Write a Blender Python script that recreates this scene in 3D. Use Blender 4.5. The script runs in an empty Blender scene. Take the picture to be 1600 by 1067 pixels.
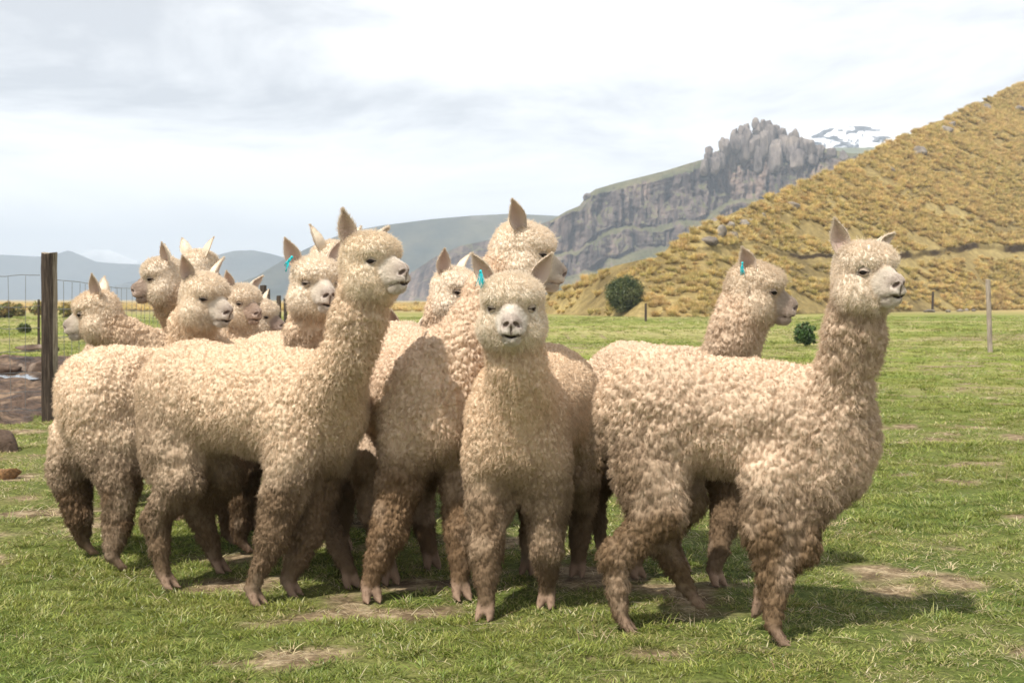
import bpy, math, random
import numpy as np
from mathutils import Vector, Matrix
R = math.radians
sc = bpy.context.scene
col = sc.collection
rng = np.random.default_rng(7)

# ------------------------------------------------------------------ camera, sky, sun, exposure
F = 2000.0                                   # focal length in pixels of the 1600 px wide photograph
PITCH = math.atan((533.5 - 468.0) / F)
CAMZ = 1.25
cam_d = bpy.data.cameras.new("camera"); cam = bpy.data.objects.new("camera", cam_d); col.objects.link(cam)
cam_d.sensor_width = 36.0; cam_d.lens = 36.0 * F / 1600.0
cam.location = (0, 0, CAMZ); cam.rotation_euler = (R(90) - PITCH, 0, 0)
cam_d.clip_start = 0.1; cam_d.clip_end = 30000
cam_d.dof.use_dof = True; cam_d.dof.focus_distance = 5.2; cam_d.dof.aperture_fstop = 8.0
sc.camera = cam

SUN_DIR = Vector((-0.33, -0.42, 0.84)).normalized()     # towards the sun
sun_el = math.asin(SUN_DIR.z); sun_az = math.atan2(SUN_DIR.x, SUN_DIR.y)
w = bpy.data.worlds.new("World"); sc.world = w; w.use_nodes = True
nt = w.node_tree; nt.nodes.clear(); N = nt.nodes.new; L = nt.links.new
out = N("ShaderNodeOutputWorld"); bg = N("ShaderNodeBackground"); bg.inputs["Strength"].default_value = 0.1
sky = N("ShaderNodeTexSky"); sky.sky_type = 'NISHITA'; sky.sun_disc = False
sky.sun_elevation = sun_el; sky.sun_rotation = sun_az; sky.altitude = 3800
tc = N("ShaderNodeTexCoord"); sep = N("ShaderNodeSeparateXYZ"); L(tc.outputs["Generated"], sep.inputs[0])
# cloud layer coordinates: project the view ray on a flat layer so clouds flatten towards the horizon
mz = N("ShaderNodeMath"); mz.operation = 'ADD'; mz.inputs[1].default_value = 0.16; L(sep.outputs["Z"], mz.inputs[0])
mzm = N("ShaderNodeMath"); mzm.operation = 'MAXIMUM'; mzm.inputs[1].default_value = 0.05; L(mz.outputs[0], mzm.inputs[0])
dx = N("ShaderNodeMath"); dx.operation = 'DIVIDE'; L(sep.outputs["X"], dx.inputs[0]); L(mzm.outputs[0], dx.inputs[1])
dy = N("ShaderNodeMath"); dy.operation = 'DIVIDE'; L(sep.outputs["Y"], dy.inputs[0]); L(mzm.outputs[0], dy.inputs[1])
cb = N("ShaderNodeCombineXYZ"); L(dx.outputs[0], cb.inputs[0]); L(dy.outputs[0], cb.inputs[1]); cb.inputs[2].default_value = 3.7
mp = N("ShaderNodeMapping"); mp.inputs["Location"].default_value = (0.35, 0.1, 0); L(cb.outputs[0], mp.inputs[0])
n1 = N("ShaderNodeTexNoise"); n1.inputs["Scale"].default_value = 1.1; n1.inputs["Detail"].default_value = 9
n1.inputs["Roughness"].default_value = 0.56; n1.inputs["Distortion"].default_value = 0.35; L(mp.outputs[0], n1.inputs["Vector"])
r1 = N("ShaderNodeValToRGB"); L(n1.outputs["Fac"], r1.inputs["Fac"])
e = r1.color_ramp.elements
e[0].position = 0.38; e[0].color = (6.2, 6.35, 6.65, 1)
e[1].position = 0.57; e[1].color = (11.2, 11.2, 11.15, 1)
m_ = e.new(0.49); m_.color = (9.4, 9.45, 9.55, 1)
# brighter and smoother near the horizon, greyer overhead, as the strip in view implies
hz = N("ShaderNodeMapRange"); hz.inputs["From Min"].default_value = 0.03; hz.inputs["From Max"].default_value = 0.14
hz.clamp = True; L(sep.outputs["Z"], hz.inputs["Value"])
mixh = N("ShaderNodeMix"); mixh.data_type = 'RGBA'; mixh.inputs["A"].default_value = (15.0, 14.7, 14.2, 1)
L(hz.outputs[0], mixh.inputs["Factor"]); L(r1.outputs["Color"], mixh.inputs["B"])
zen = N("ShaderNodeMapRange"); zen.inputs["From Min"].default_value = 0.2; zen.inputs["From Max"].default_value = 0.8
zen.inputs["To Min"].default_value = 1.0; zen.inputs["To Max"].default_value = 0.75; L(sep.outputs["Z"], zen.inputs["Value"])
mulz = N("ShaderNodeVectorMath"); mulz.operation = 'SCALE'; L(mixh.outputs["Result"], mulz.inputs[0]); L(zen.outputs[0], mulz.inputs["Scale"])
mixs = N("ShaderNodeMix"); mixs.data_type = 'RGBA'; mixs.inputs["Factor"].default_value = 0.95
L(sky.outputs[0], mixs.inputs["A"]); L(mulz.outputs[0], mixs.inputs["B"])
L(mixs.outputs["Result"], bg.inputs["Color"]); L(bg.outputs[0], out.inputs["Surface"])

sd = bpy.data.lights.new("sun", 'SUN'); sd.energy = 5.0; sd.angle = R(0.9); sd.color = (1.0, 0.95, 0.86)
sun = bpy.data.objects.new("sun", sd); col.objects.link(sun)
sun.rotation_euler = SUN_DIR.to_track_quat('Z', 'Y').to_euler(); sun.location = (-30, -15, 50)
sc.view_settings.view_transform = 'Standard'; sc.view_settings.look = 'None'
sc.view_settings.exposure = 0.38; sc.view_settings.gamma = 1.0; sc.view_settings.use_curve_mapping = False
sc.cycles.max_bounces = 6; sc.cycles.diffuse_bounces = 3; sc.cycles.glossy_bounces = 2
sc.cycles.transmission_bounces = 3; sc.cycles.volume_bounces = 0; sc.cycles.transparent_max_bounces = 6
sc.cycles.use_denoising = True

# ------------------------------------------------------------------ helpers
cP, sP = math.cos(PITCH), math.sin(PITCH)
def W(px, py, d):
    """the point of the place seen at (px, py) of the photograph, d metres ahead"""
    xc = (px - 800.0) / F; yc = (533.5 - py) / F
    Y = cP + yc * sP; Z = -sP + yc * cP; k = d / Y
    return np.array([xc * k, d, CAMZ + Z * k])
def G(px, py, z=0.0):
    yc = (533.5 - py) / F
    Y = cP + yc * sP; Z = -sP + yc * cP
    d = (z - CAMZ) / Z * Y
    return W(px, py, d)

def lin(c):  # sRGB 0..255 -> linear
    c = np.asarray(c, float) / 255.0
    return tuple(np.where(c <= 0.04045, c / 12.92, ((c + 0.055) / 1.055) ** 2.4))

def sstep(a, b, x):
    t = np.clip((x - a) / (b - a), 0, 1); return t * t * (3 - 2 * t)

def _h(ix, iy, iz, s):
    n = (ix.astype(np.int64) * 73856093) ^ (iy.astype(np.int64) * 19349663) ^ (iz.astype(np.int64) * 83492791) ^ (s * 2654435761)
    n = (n ^ (n >> 13)) * 1274126177 & 0xffffffffffff
    n = (n ^ (n >> 16)) * 668265263 & 0xffffffffffff
    return ((n >> 8) & 0xffff).astype(np.float64) / 65535.0
def vnoise(p, s=0):
    i = np.floor(p).astype(np.int64); f = p - i; f = f * f * (3 - 2 * f); r = 0
    for a in (0, 1):
        for b in (0, 1):
            for c in (0, 1):
                wgt = (f[..., 0] if a else 1 - f[..., 0]) * (f[..., 1] if b else 1 - f[..., 1]) * (f[..., 2] if c else 1 - f[..., 2])
                r = r + wgt * _h(i[..., 0] + a, i[..., 1] + b, i[..., 2] + c, s)
    return r
def fbm(p, oct=4, s=0, gain=0.5):
    t = 0; a = 1; n = 0
    for o in range(oct):
        t = t + a * vnoise(p * (2.03 ** o) + o * 17.3, s + o); n += a; a *= gain
    return t / n
def worley(p, s=0):
    i = np.floor(p).astype(np.int64)
    f1 = np.full(len(p), 9.0); f2 = np.full(len(p), 9.0); fp = np.zeros_like(p)
    for a in (-1, 0, 1):
        for b in (-1, 0, 1):
            for c in (-1, 0, 1):
                ix, iy, iz = i[:, 0] + a, i[:, 1] + b, i[:, 2] + c
                q = np.stack([ix + _h(ix, iy, iz, s + 1), iy + _h(ix, iy, iz, s + 2), iz + _h(ix, iy, iz, s + 3)], 1)
                d = np.sqrt(((q - p) ** 2).sum(1))
                near = d < f1
                f2 = np.where(near, f1, np.minimum(f2, d)); fp = np.where(near[:, None], q, fp); f1 = np.where(near, d, f1)
    return f1, f2, fp

def mesh_np(name, v, faces, mats=(), cols=None, smooth=True, midx=None, cname="Col"):
    """faces: (n,3) or (n,4) int array (or a list of such arrays)"""
    if not isinstance(faces, (list, tuple)): faces = [faces]
    faces = [np.asarray(f, np.int32) for f in faces if len(f)]
    me = bpy.data.meshes.new(name)
    me.vertices.add(len(v)); me.vertices.foreach_set("co", np.asarray(v, np.float32).ravel())
    li = np.concatenate([f.ravel() for f in faces]); sizes = np.concatenate([np.full(len(f), f.shape[1]) for f in faces])
    me.loops.add(len(li)); me.loops.foreach_set("vertex_index", li.astype(np.int32))
    me.polygons.add(len(sizes)); st = np.concatenate([[0], np.cumsum(sizes)[:-1]])
    me.polygons.foreach_set("loop_start", st.astype(np.int32)); me.polygons.foreach_set("loop_total", sizes.astype(np.int32))
    if midx is not None: me.polygons.foreach_set("material_index", np.asarray(midx, np.int32))
    me.polygons.foreach_set("use_smooth", np.full(len(sizes), smooth))
    me.update(calc_edges=True)
    for m in mats: me.materials.append(m)
    if cols is not None:
        a = me.color_attributes.new(cname, 'FLOAT_COLOR', 'POINT')
        c4 = np.ones((len(v), 4), np.float32); c4[:, :3] = cols; a.data.foreach_set("color", c4.ravel())
    return me
def link(name, me, parent=None, loc=None):
    o = bpy.data.objects.new(name, me); col.objects.link(o)
    if parent is not None: o.parent = parent
    if loc is not None: o.location = loc
    return o
def tag(o, label=None, cat=None, group=None, kind=None):
    if label: o['label'] = label
    if cat: o['category'] = cat
    if group: o['group'] = group
    if kind: o['kind'] = kind
    return o
def empty(name, loc):
    o = bpy.data.objects.new(name, None); o.location = loc; o.empty_display_size = 0.1; col.objects.link(o); return o

class MB:
    """collects tubes, boxes and lumps for one mesh"""
    def __init__(s): s.v = []; s.f4 = []; s.f3 = []; s.n = 0; s.c = []
    def add(s, v, f4=(), f3=(), c=None):
        v = np.asarray(v, float)
        if len(f4): s.f4.append(np.asarray(f4) + s.n)
        if len(f3): s.f3.append(np.asarray(f3) + s.n)
        s.v.append(v); s.n += len(v)
        s.c.append(np.tile(np.asarray(c if c is not None else (1, 1, 1), float), (len(v), 1)) if c is None or np.ndim(c) == 1 else c)
    def tube(s, pts, rad, seg=8, c=None, cap=True):
        pts = np.asarray(pts, float); rad = np.broadcast_to(rad, len(pts)); vs = []
        for i, p in enumerate(pts):
            t = pts[min(i + 1, len(pts) - 1)] - pts[max(i - 1, 0)]; t = t / (np.linalg.norm(t) + 1e-9)
            u = np.cross(t, [0, 0, 1] if abs(t[2]) < 0.9 else [1, 0, 0]); u /= np.linalg.norm(u); w_ = np.cross(t, u)
            a = np.arange(seg) * 2 * math.pi / seg
            vs.append(p + rad[i] * (np.cos(a)[:, None] * u + np.sin(a)[:, None] * w_))
        V = np.concatenate(vs); f = []
        for i in range(len(pts) - 1):
            for k in range(seg):
                f.append((i * seg + k, i * seg + (k + 1) % seg, (i + 1) * seg + (k + 1) % seg, (i + 1) * seg + k))
        f3 = []
        if cap:
            V = np.vstack([V, pts[0], pts[-1]]); n = len(pts) * seg; b = (len(pts) - 1) * seg
            for k in range(seg):
                f3.append((n, (k + 1) % seg, k)); f3.append((n + 1, b + k, b + (k + 1) % seg))
        s.add(V, f, f3, c)
    def mesh(s, name, mats=(), smooth=True):
        fs = []
        if s.f4: fs.append(np.concatenate(s.f4))
        if s.f3: fs.append(np.concatenate(s.f3))
        return mesh_np(name, np.concatenate(s.v), fs, mats, np.concatenate(s.c), smooth)

def ico(sub=2):
    import bmesh
    bm = bmesh.new(); bmesh.ops.create_icosphere(bm, subdivisions=sub, radius=1.0)
    v = np.array([x.co[:] for x in bm.verts]); f = np.array([[q.index for q in x.verts] for x in bm.faces]); bm.free()
    return v, f
ICO = {k: ico(k) for k in (1, 2, 3, 4)}

# node material builder ---------------------------------------------------------
class MT:
    def __init__(s, name, rough=0.9, spec=0.2):
        s.m = bpy.data.materials.new(name); s.m.use_nodes = True; s.t = s.m.node_tree
        s.b = s.t.nodes["Principled BSDF"]; s.b.inputs["Roughness"].default_value = rough
        s.b.inputs["Specular IOR Level"].default_value = spec; s.tc = None
    def n(s, typ, **kw):
        x = s.t.nodes.new(typ)
        for k, v in kw.items():
            if k in x.inputs.keys(): x.inputs[k].default_value = v
            else: setattr(x, k, v)
        return x
    def l(s, a, b): s.t.links.new(a, b)
    def coord(s, which="Object", scale=None):
        if s.tc is None: s.tc = s.n("ShaderNodeTexCoord")
        o = s.tc.outputs[which]
        if scale is not None:
            m = s.n("ShaderNodeMapping"); m.inputs["Scale"].default_value = scale; s.l(o, m.inputs[0]); o = m.outputs[0]
        return o
    def pos(s, scale=(1, 1, 1)):
        g = s.n("ShaderNodeNewGeometry"); m = s.n("ShaderNodeMapping"); m.inputs["Scale"].default_value = scale
        s.l(g.outputs["Position"], m.inputs[0]); return m.outputs[0]
    def noise(s, vec, scale=5.0, detail=4, rough=0.5, dist=0.0):
        x = s.n("ShaderNodeTexNoise"); x.inputs["Scale"].default_value = scale; x.inputs["Detail"].default_value = detail
        x.inputs["Roughness"].default_value = rough; x.inputs["Distortion"].default_value = dist
        s.l(vec, x.inputs["Vector"]); return x.outputs["Fac"]
    def ramp(s, fac, stops, interp='LINEAR'):
        x = s.n("ShaderNodeValToRGB"); s.l(fac, x.inputs["Fac"]); e = x.color_ramp.elements; x.color_ramp.interpolation = interp
        for i, (p, c) in enumerate(stops):
            c = (c, c, c) if np.ndim(c) == 0 else c
            if i < 2: e[i].position = p; e[i].color = (*c, 1)
            else: q = e.new(p); q.color = (*c, 1)
        return x.outputs["Color"]
    def mix(s, fac, a, b, mode='MIX'):
        x = s.n("ShaderNodeMix"); x.data_type = 'RGBA'; x.blend_type = mode
        for sock, val in (("Factor", fac), ("A", a), ("B", b)):
            if isinstance(val, (int, float)): x.inputs[sock].default_value = val
            elif isinstance(val, tuple): x.inputs[sock].default_value = (*val, 1)
            else: s.l(val, x.inputs[sock])
        return x.outputs["Result"]
    def color(s, sock):
        if isinstance(sock, tuple): s.b.inputs["Base Color"].default_value = (*sock, 1)
        else: s.l(sock, s.b.inputs["Base Color"])
    def attr(s, name="Col"):
        a = s.n("ShaderNodeAttribute"); a.attribute_name = name; return a.outputs["Color"]
    def bump(s, h, strength=0.5, dist=0.01):
        x = s.n("ShaderNodeBump"); x.inputs["Strength"].default_value = strength; x.inputs["Distance"].default_value = dist
        s.l(h, x.inputs["Height"]); s.l(x.outputs[0], s.b.inputs["Normal"])
# ------------------------------------------------------------------ materials of the land
def ground_mat():
    m = MT("meadow_soil_and_turf", 0.95, 0.1); P = m.pos()
    big = m.noise(P, .35, 5, .6, .4); mid = m.noise(P, 2.2, 5, .6); fine = m.noise(P, 38, 5, .7)
    g = m.ramp(mid, [(.3, (.055, .085, .016)), (.5, (.105, .130, .030)), (.68, (.21, .19, .075))])
    g2 = m.ramp(big, [(.36, (.060, .105, .017)), (.52, (.130, .150, .036)), (.66, (.225, .20, .085))])
    c = m.mix(.5, g, g2); c = m.mix(.9, c, m.ramp(fine, [(.30, .20), (.62, 1.15)]), 'MULTIPLY')  # green and straw base, darkened to put shade between blades into the colour
    far = m.noise(m.pos((.045, .16, 1)), 1.0, 4, .6, .3)
    farc = m.ramp(far, [(.36, (.115, .160, .022)), (.48, (.19, .21, .045)), (.58, (.30, .27, .11))])
    g_ = m.n("ShaderNodeNewGeometry"); sp = m.n("ShaderNodeSeparateXYZ"); m.l(g_.outputs["Position"], sp.inputs[0])
    mr = m.n("ShaderNodeMapRange"); mr.inputs["From Min"].default_value = 9; mr.inputs["From Max"].default_value = 24; m.l(sp.outputs["Y"], mr.inputs["Value"])
    c = m.mix(mr.outputs[0], c, m.mix(.35, farc, m.ramp(fine, [(.25, .6), (.6, 1.2)]), 'MULTIPLY'))
    # the plain beyond the paddock is dry straw coloured
    ba = m.n("ShaderNodeAttribute"); ba.attribute_name = "bare"
    soil = m.ramp(m.noise(P, 9, 6, .75), [(.33, (.075, .050, .030)), (.46, (.16, .115, .068)), (.56, (.29, .22, .135)), (.68, (.44, .36, .24))])
    c = m.mix(ba.outputs["Fac"], c, m.mix(.8, soil, m.ramp(fine, [(.3, .5), (.6, 1.2)]), 'MULTIPLY'))
    mr2 = m.n("ShaderNodeMapRange"); mr2.inputs["From Min"].default_value = 90; mr2.inputs["From Max"].default_value = 150; m.l(sp.outputs["Y"], mr2.inputs["Value"])
    dry = m.ramp(m.noise(m.pos((.03, .012, 1)), 1, 4, .6), [(.35, (.26, .20, .10)), (.55, (.38, .28, .12)), (.7, (.20, .19, .07))])
    c = m.mix(mr2.outputs[0], c, dry)
    m.color(c); m.bump(fine, .6, .02); return m.m
def mud_mat():
    m = MT("wet_mud", 0.75, 0.3); P = m.pos()
    a = m.noise(P, 1.1, 6, .65, .3); b = m.noise(P, 11, 6, .7)
    c = m.ramp(a, [(.36, (.045, .028, .020)), (.5, (.13, .082, .055)), (.62, (.30, .205, .135))])
    c = m.mix(.7, c, m.ramp(b, [(.36, .25), (.60, 1.4)]), 'MULTIPLY'); m.color(c); m.bump(b, 1.0, .10)
    m.l(m.ramp(a, [(.3, .35), (.6, .95)]), m.b.inputs["Roughness"]); return m.m
def rock_slope(name, rock, grass, rscale, thr=(.62, .80), roug=.95):
    """rock on steep faces, turf on gentle ones"""
    m = MT(name, roug, 0.1); g = m.n("ShaderNodeNewGeometry"); sp = m.n("ShaderNodeSeparateXYZ"); m.l(g.outputs["Normal"], sp.inputs[0])
    P = m.pos(); n_ = m.noise(P, rscale, 6, .65, .2); nb = m.noise(P, rscale * 6, 5, .7)
    st = m.noise(m.pos((1, 1, .18)), rscale * 3.0, 5, .65)
    rc = m.ramp(n_, [(.3, rock[0]), (.5, rock[1]), (.68, rock[2])]); rc = m.mix(.85, rc, m.ramp(st, [(.36, .22), (.60, 1.45)]), 'MULTIPLY')
    gc = m.ramp(n_, [(.35, grass[0]), (.6, grass[1])]); gc = m.mix(.6, gc, m.ramp(nb, [(.3, .6), (.6, 1.2)]), 'MULTIPLY')
    ad = m.n("ShaderNodeMath"); ad.operation = 'MULTIPLY_ADD'; m.l(nb, ad.inputs[0]); ad.inputs[1].default_value = .30; m.l(sp.outputs["Z"], ad.inputs[2])
    f = m.n("ShaderNodeMapRange"); f.inputs["From Min"].default_value = thr[0] + .15; f.inputs["From Max"].default_value = thr[1] + .15; m.l(ad.outputs[0], f.inputs["Value"])
    m.color(m.mix(f.outputs[0], rc, gc)); m.bump(nb, .6, 1.0 / rscale * .06); return m.m

# ------------------------------------------------------------------ ground
def gz(x, y):
    """height of the paddock: small bumps, a flat plain further out"""
    p = np.stack([np.asarray(x, float), np.asarray(y, float), np.zeros(np.shape(x))], -1)
    return (fbm(p * 1.3, 3, 71) - .5) * .07 * sstep(60, 20, p[..., 1]) + (fbm(p * .12, 2, 5) - .5) * .25 * sstep(9, 30, p[..., 1]) * sstep(110, 70, p[..., 1])
def grid_sheet(name, xs, ys, zf, mat):
    X, Y = np.meshgrid(xs, ys, indexing='ij'); Z = zf(X, Y); v = np.stack([X, Y, Z], -1).reshape(-1, 3); n = len(ys)
    i, j = np.meshgrid(np.arange(len(xs) - 1), np.arange(n - 1), indexing='ij'); a = (i * n + j).ravel()
    return mesh_np(name, v, np.stack([a, a + n, a + n + 1, a + 1], 1), [mat])
xs = np.concatenate([-np.geomspace(4200, 14, 26), np.arange(-12, -5, .12), np.arange(-5, 5, .06), np.arange(5, 12.01, .12), np.geomspace(14, 4200, 26)])
ys = np.concatenate([[-300, -100, -30, -8], np.arange(-2, 3.5, .25), np.arange(3.5, 10, .06), np.arange(10, 28, .15), np.arange(28, 40, .5), np.geomspace(40, 5800, 50)])

def mud_edge(y):  # right-hand limit of the mud, metres in x
    return np.interp(y, [10.8, 12, 13.5, 16, 21, 30], [-5.0, -4.75, -4.9, -4.9, -5.3, -8.0])
def mud_f(x, y):
    p = np.stack([x, y, np.zeros_like(x)], -1)
    wob = (fbm(p * .9, 3, 12) - .5) * 1.8
    near = 11.2 + (-(x) - 4.6) * -.28
    e = np.minimum(mud_edge(y) + wob - x, np.minimum(y - near + wob * .4, 27.0 + wob * 2 - y))
    return np.clip(e / .5, -1, 1)
def bare_f(x, y):
    p = np.stack([x, y, x * 0], -1); d_ = fbm(p * np.array([2.6, 3.4, 1]), 3, 101); d2 = fbm(p * 3.1, 3, 103); return d_ + (d2 - .5) * .75
def ground_z(x, y): return gz(x, y) - .35 * sstep(.05, .5, mud_f(x, y)) * (y > 10) * (y < 30)
_gm = grid_sheet("ground", xs, ys, ground_z, ground_mat()); _gv = np.empty(len(_gm.vertices) * 3, np.float32); _gm.vertices.foreach_get("co", _gv); _gv = _gv.reshape(-1, 3).astype(float)
_ga = _gm.attributes.new("bare", 'FLOAT', 'POINT'); _ga.data.foreach_set("value", sstep(.60, .76, bare_f(_gv[:, 0], _gv[:, 1])).astype(np.float32) * (_gv[:, 1] < 45))
tag(link("ground", _gm), kind='structure')
def mud_z(x, y):
    p = np.stack([x, y, np.zeros_like(x)], -1); f = mud_f(x, y)
    rid = np.abs(fbm(p * 1.6, 4, 44) - .5) * 2
    return gz(x, y) + np.where(f > 0, .012 + f * ((fbm(p * .55, 3, 40) - .47) * .42 + (.22 - rid) * .16 + (fbm(p * 5, 3, 41) - .5) * .20), -.06 + .05 * f)
tag(link("mud_ground", grid_sheet("mud_ground", np.arange(-17, -3.5, .07), np.concatenate([np.arange(10.8, 18, .06), np.arange(18, 29, .12)]), mud_z, mud_mat())), kind='structure')
mw = MT("puddle_water", 0.04, 0.5); mw.color((.05, .045, .04)); mw.b.inputs["Metallic"].default_value = 0.0
mw.b.inputs["IOR"].default_value = 1.33; mw.bump(mw.noise(mw.pos(), 3, 3), .08, .02)
xx, yy = np.meshgrid(np.arange(-14, -4.9, .1), np.arange(12.5, 24, .1), indexing='ij')
def puddle(cx, cy, rx, ry, sd_):
    a = np.linspace(0, 2 * np.pi, 48, endpoint=False); r_ = 1 + .35 * (fbm(np.stack([np.cos(a) * 1.5 + sd_, np.sin(a) * 1.5, a * 0], -1), 3, 8) - .5) * 2
    v = np.stack([cx + rx * r_ * np.cos(a), cy + ry * r_ * np.sin(a), np.zeros(48)], 1)
    z0 = float(np.percentile(mud_z(v[:, 0], v[:, 1]), 72)) + .012
    v[:, 2] = z0; v = np.vstack([v, [cx, cy, z0]])
    o = link("puddle", mesh_np("puddle", v, np.array([[i, (i + 1) % 48, 48] for i in range(48)]), [mw.m])); tag(o, kind='structure'); return z0
for px_, py_, rx, ry, s_ in ((30, 600, .75, .75, 1), (95, 601, .35, .5, 2)):
    g_ = G(px_, py_); puddle(g_[0], g_[1], rx, ry, s_)

# ------------------------------------------------------------------ mountains: marched outwards from their foot
def march(px, crest, base_d, slope, nv=120, v0=0.0):
    """columns fan out from the camera side; each climbs with the local slope until it reaches the crest line"""
    crest = np.asarray(crest, float); cy = np.interp(px, crest[:, 0], crest[:, 1])
    xc = (px - 800) / F; yc = (533.5 - cy) / F
    e1 = (-sP + yc * cP) / (cP + yc * sP); d = np.array(base_d, float) * np.ones(len(px)); e = -(CAMZ) / d
    de = (e1 - e) / nv; D = [d.copy()]; E = [e.copy()]
    for k in range(nv):
        v = (k + .5) / nv; m = slope(px, v, E[-1] + de); dd = de * d / np.maximum(m - E[-1] - de, .02)
        d = d + dd; D.append(d.copy()); E.append(E[-1] + de)
    D = np.array(D).T; E = np.array(E).T
    X = D * (xc / (cP + yc * sP))[:, None]; Z = CAMZ + E * D
    return X, D, Z
def close_back(X, D, Z, rows=8, run=2.2):
    zt = Z[:, -1:]; t = np.linspace(0, 1, rows + 1)[1:][None]
    k = (D[:, -1:] + zt * run * t) / D[:, -1:]
    return np.hstack([X, X[:, -1:] * k]), np.hstack([D, D[:, -1:] * k]), np.hstack([Z, zt * (1 - t) ** 1.3 - 3 * t])
def sheet(name, X, Y, Z, mat, label=None):
    n, m = X.shape; v = np.stack([X, Y, Z], -1).reshape(-1, 3)
    i, j = np.meshgrid(np.arange(n - 1), np.arange(m - 1), indexing='ij'); a = (i * m + j).ravel()
    o = link(name, mesh_np(name, v, np.stack([a, a + m, a + m + 1, a + 1], 1), [mat])); tag(o, kind='structure'); return o

# far blue ranges on the left
mfar = rock_slope("far_range_cover", [(.10, .11, .10), (.15, .15, .13), (.2, .19, .16)], [(.05, .06, .05), (.09, .09, .07)], .004)
def range_(name, crest, bd, m0, amp, px0, px1, step, mat, seed, nv=50):
    px = np.arange(px0, px1, step, float)
    X, Y, Z = march(px, crest, bd, lambda p, v, e: np.full(len(p), m0) + .0, nv)
    P = np.stack([X, Y, Z], -1); n_ = fbm(P / (amp * 9), 5, seed) - .5; rg_ = .5 - np.abs(fbm(P * np.array([1, .6, 1]) / (amp * 5), 4, seed + 3) - .5) * 2
    vv = np.linspace(0, 1, nv + 1)[None]; env = np.sin(np.pi * np.clip(vv, 0, 1)) ** .7
    Y = Y + amp * (n_ * 2.2 + rg_ * 1.4) * env; Z = Z + amp * .8 * n_ * env
    X, Y, Z = close_back(X, Y, Z); return sheet(name, X, Y, Z, mat)
range_("distant_mountains", [(-700, 380), (-200, 402), (0, 398), (60, 401), (85, 398), (107, 391), (150, 409), (185, 412), (235, 414), (260, 420), (420, 440), (520, 470)], 3500, .5, 42, -700, 530, 5, mfar, 11)
msnowL = rock_slope("pale_snow_peak", [(.3, .32, .36), (.5, .5, .52), (.6, .6, .62)], [(.55, .57, .6), (.75, .76, .78)], .003, (.5, .7))
range_("snow_dusted_peak", [(60, 430), (110, 400), (140, 391), (170, 390), (200, 402), (225, 412), (270, 430)], 4600, .6, 30, 60, 275, 4, msnowL, 12)
range_("mid_left_hill", [(180, 446), (240, 432), (330, 401), (365, 392), (395, 391), (425, 397), (520, 425), (640, 465)], 2700, .45, 30, 180, 660, 4, mfar, 13)
mm = rock_slope("green_blue_ridge_cover", [(.12, .11, .10), (.17, .15, .13), (.2, .18, .16)], [(.030, .040, .032), (.095, .090, .055)], .010)
range_("long_ridge", [(250, 474), (330, 458), (400, 432), (450, 402), (500, 379), (545, 362), (600, 352), (680, 342), (740, 337), (800, 334), (880, 338), (1000, 345)], 1700, .5, 46, 250, 1000, 3, mm, 14, 90)
snowm = rock_slope("snow_mountain_cover", [(.10, .10, .11), (.2, .2, .22), (.34, .34, .36)], [(.82, .84, .88), (.9, .91, .94)], .018, (.30, .46))
def snow_peak():
    px = np.arange(1180, 1480, 2.0); crest = [(1180, 240), (1230, 222), (1262, 212), (1290, 199), (1310, 195), (1350, 192), (1372, 196), (1395, 204), (1415, 211), (1480, 228)]
    nv = 150; X, Y, Z = march(px, crest, 1950, lambda p, v, e: np.full(len(p), .75), nv)
    P = np.stack([X, Y, Z], -1); vv = np.linspace(0, 1, nv + 1)[None]; env = sstep(1.0, .93, vv)
    n_ = .5 - np.abs(fbm(P / 60, 6, 61, .6) - .5) * 3
    Y = Y + 57 * n_ * env; Z = Z + 10 * n_ * env; X, Y, Z = close_back(X, Y, Z); sheet("snow_mountain", X, Y, Z, snowm)
snow_peak()
msad = rock_slope("green_saddle_cover", [(.12, .11, .09), (.17, .15, .12), (.2, .18, .15)], [(.10, .12, .05), (.16, .16, .07)], .01)
range_("green_saddle", [(1200, 262), (1260, 240), (1300, 231), (1340, 231), (1375, 230), (1420, 226), (1500, 250)], 1500, .5, 12, 1200, 1500, 3, msad, 15)

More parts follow.
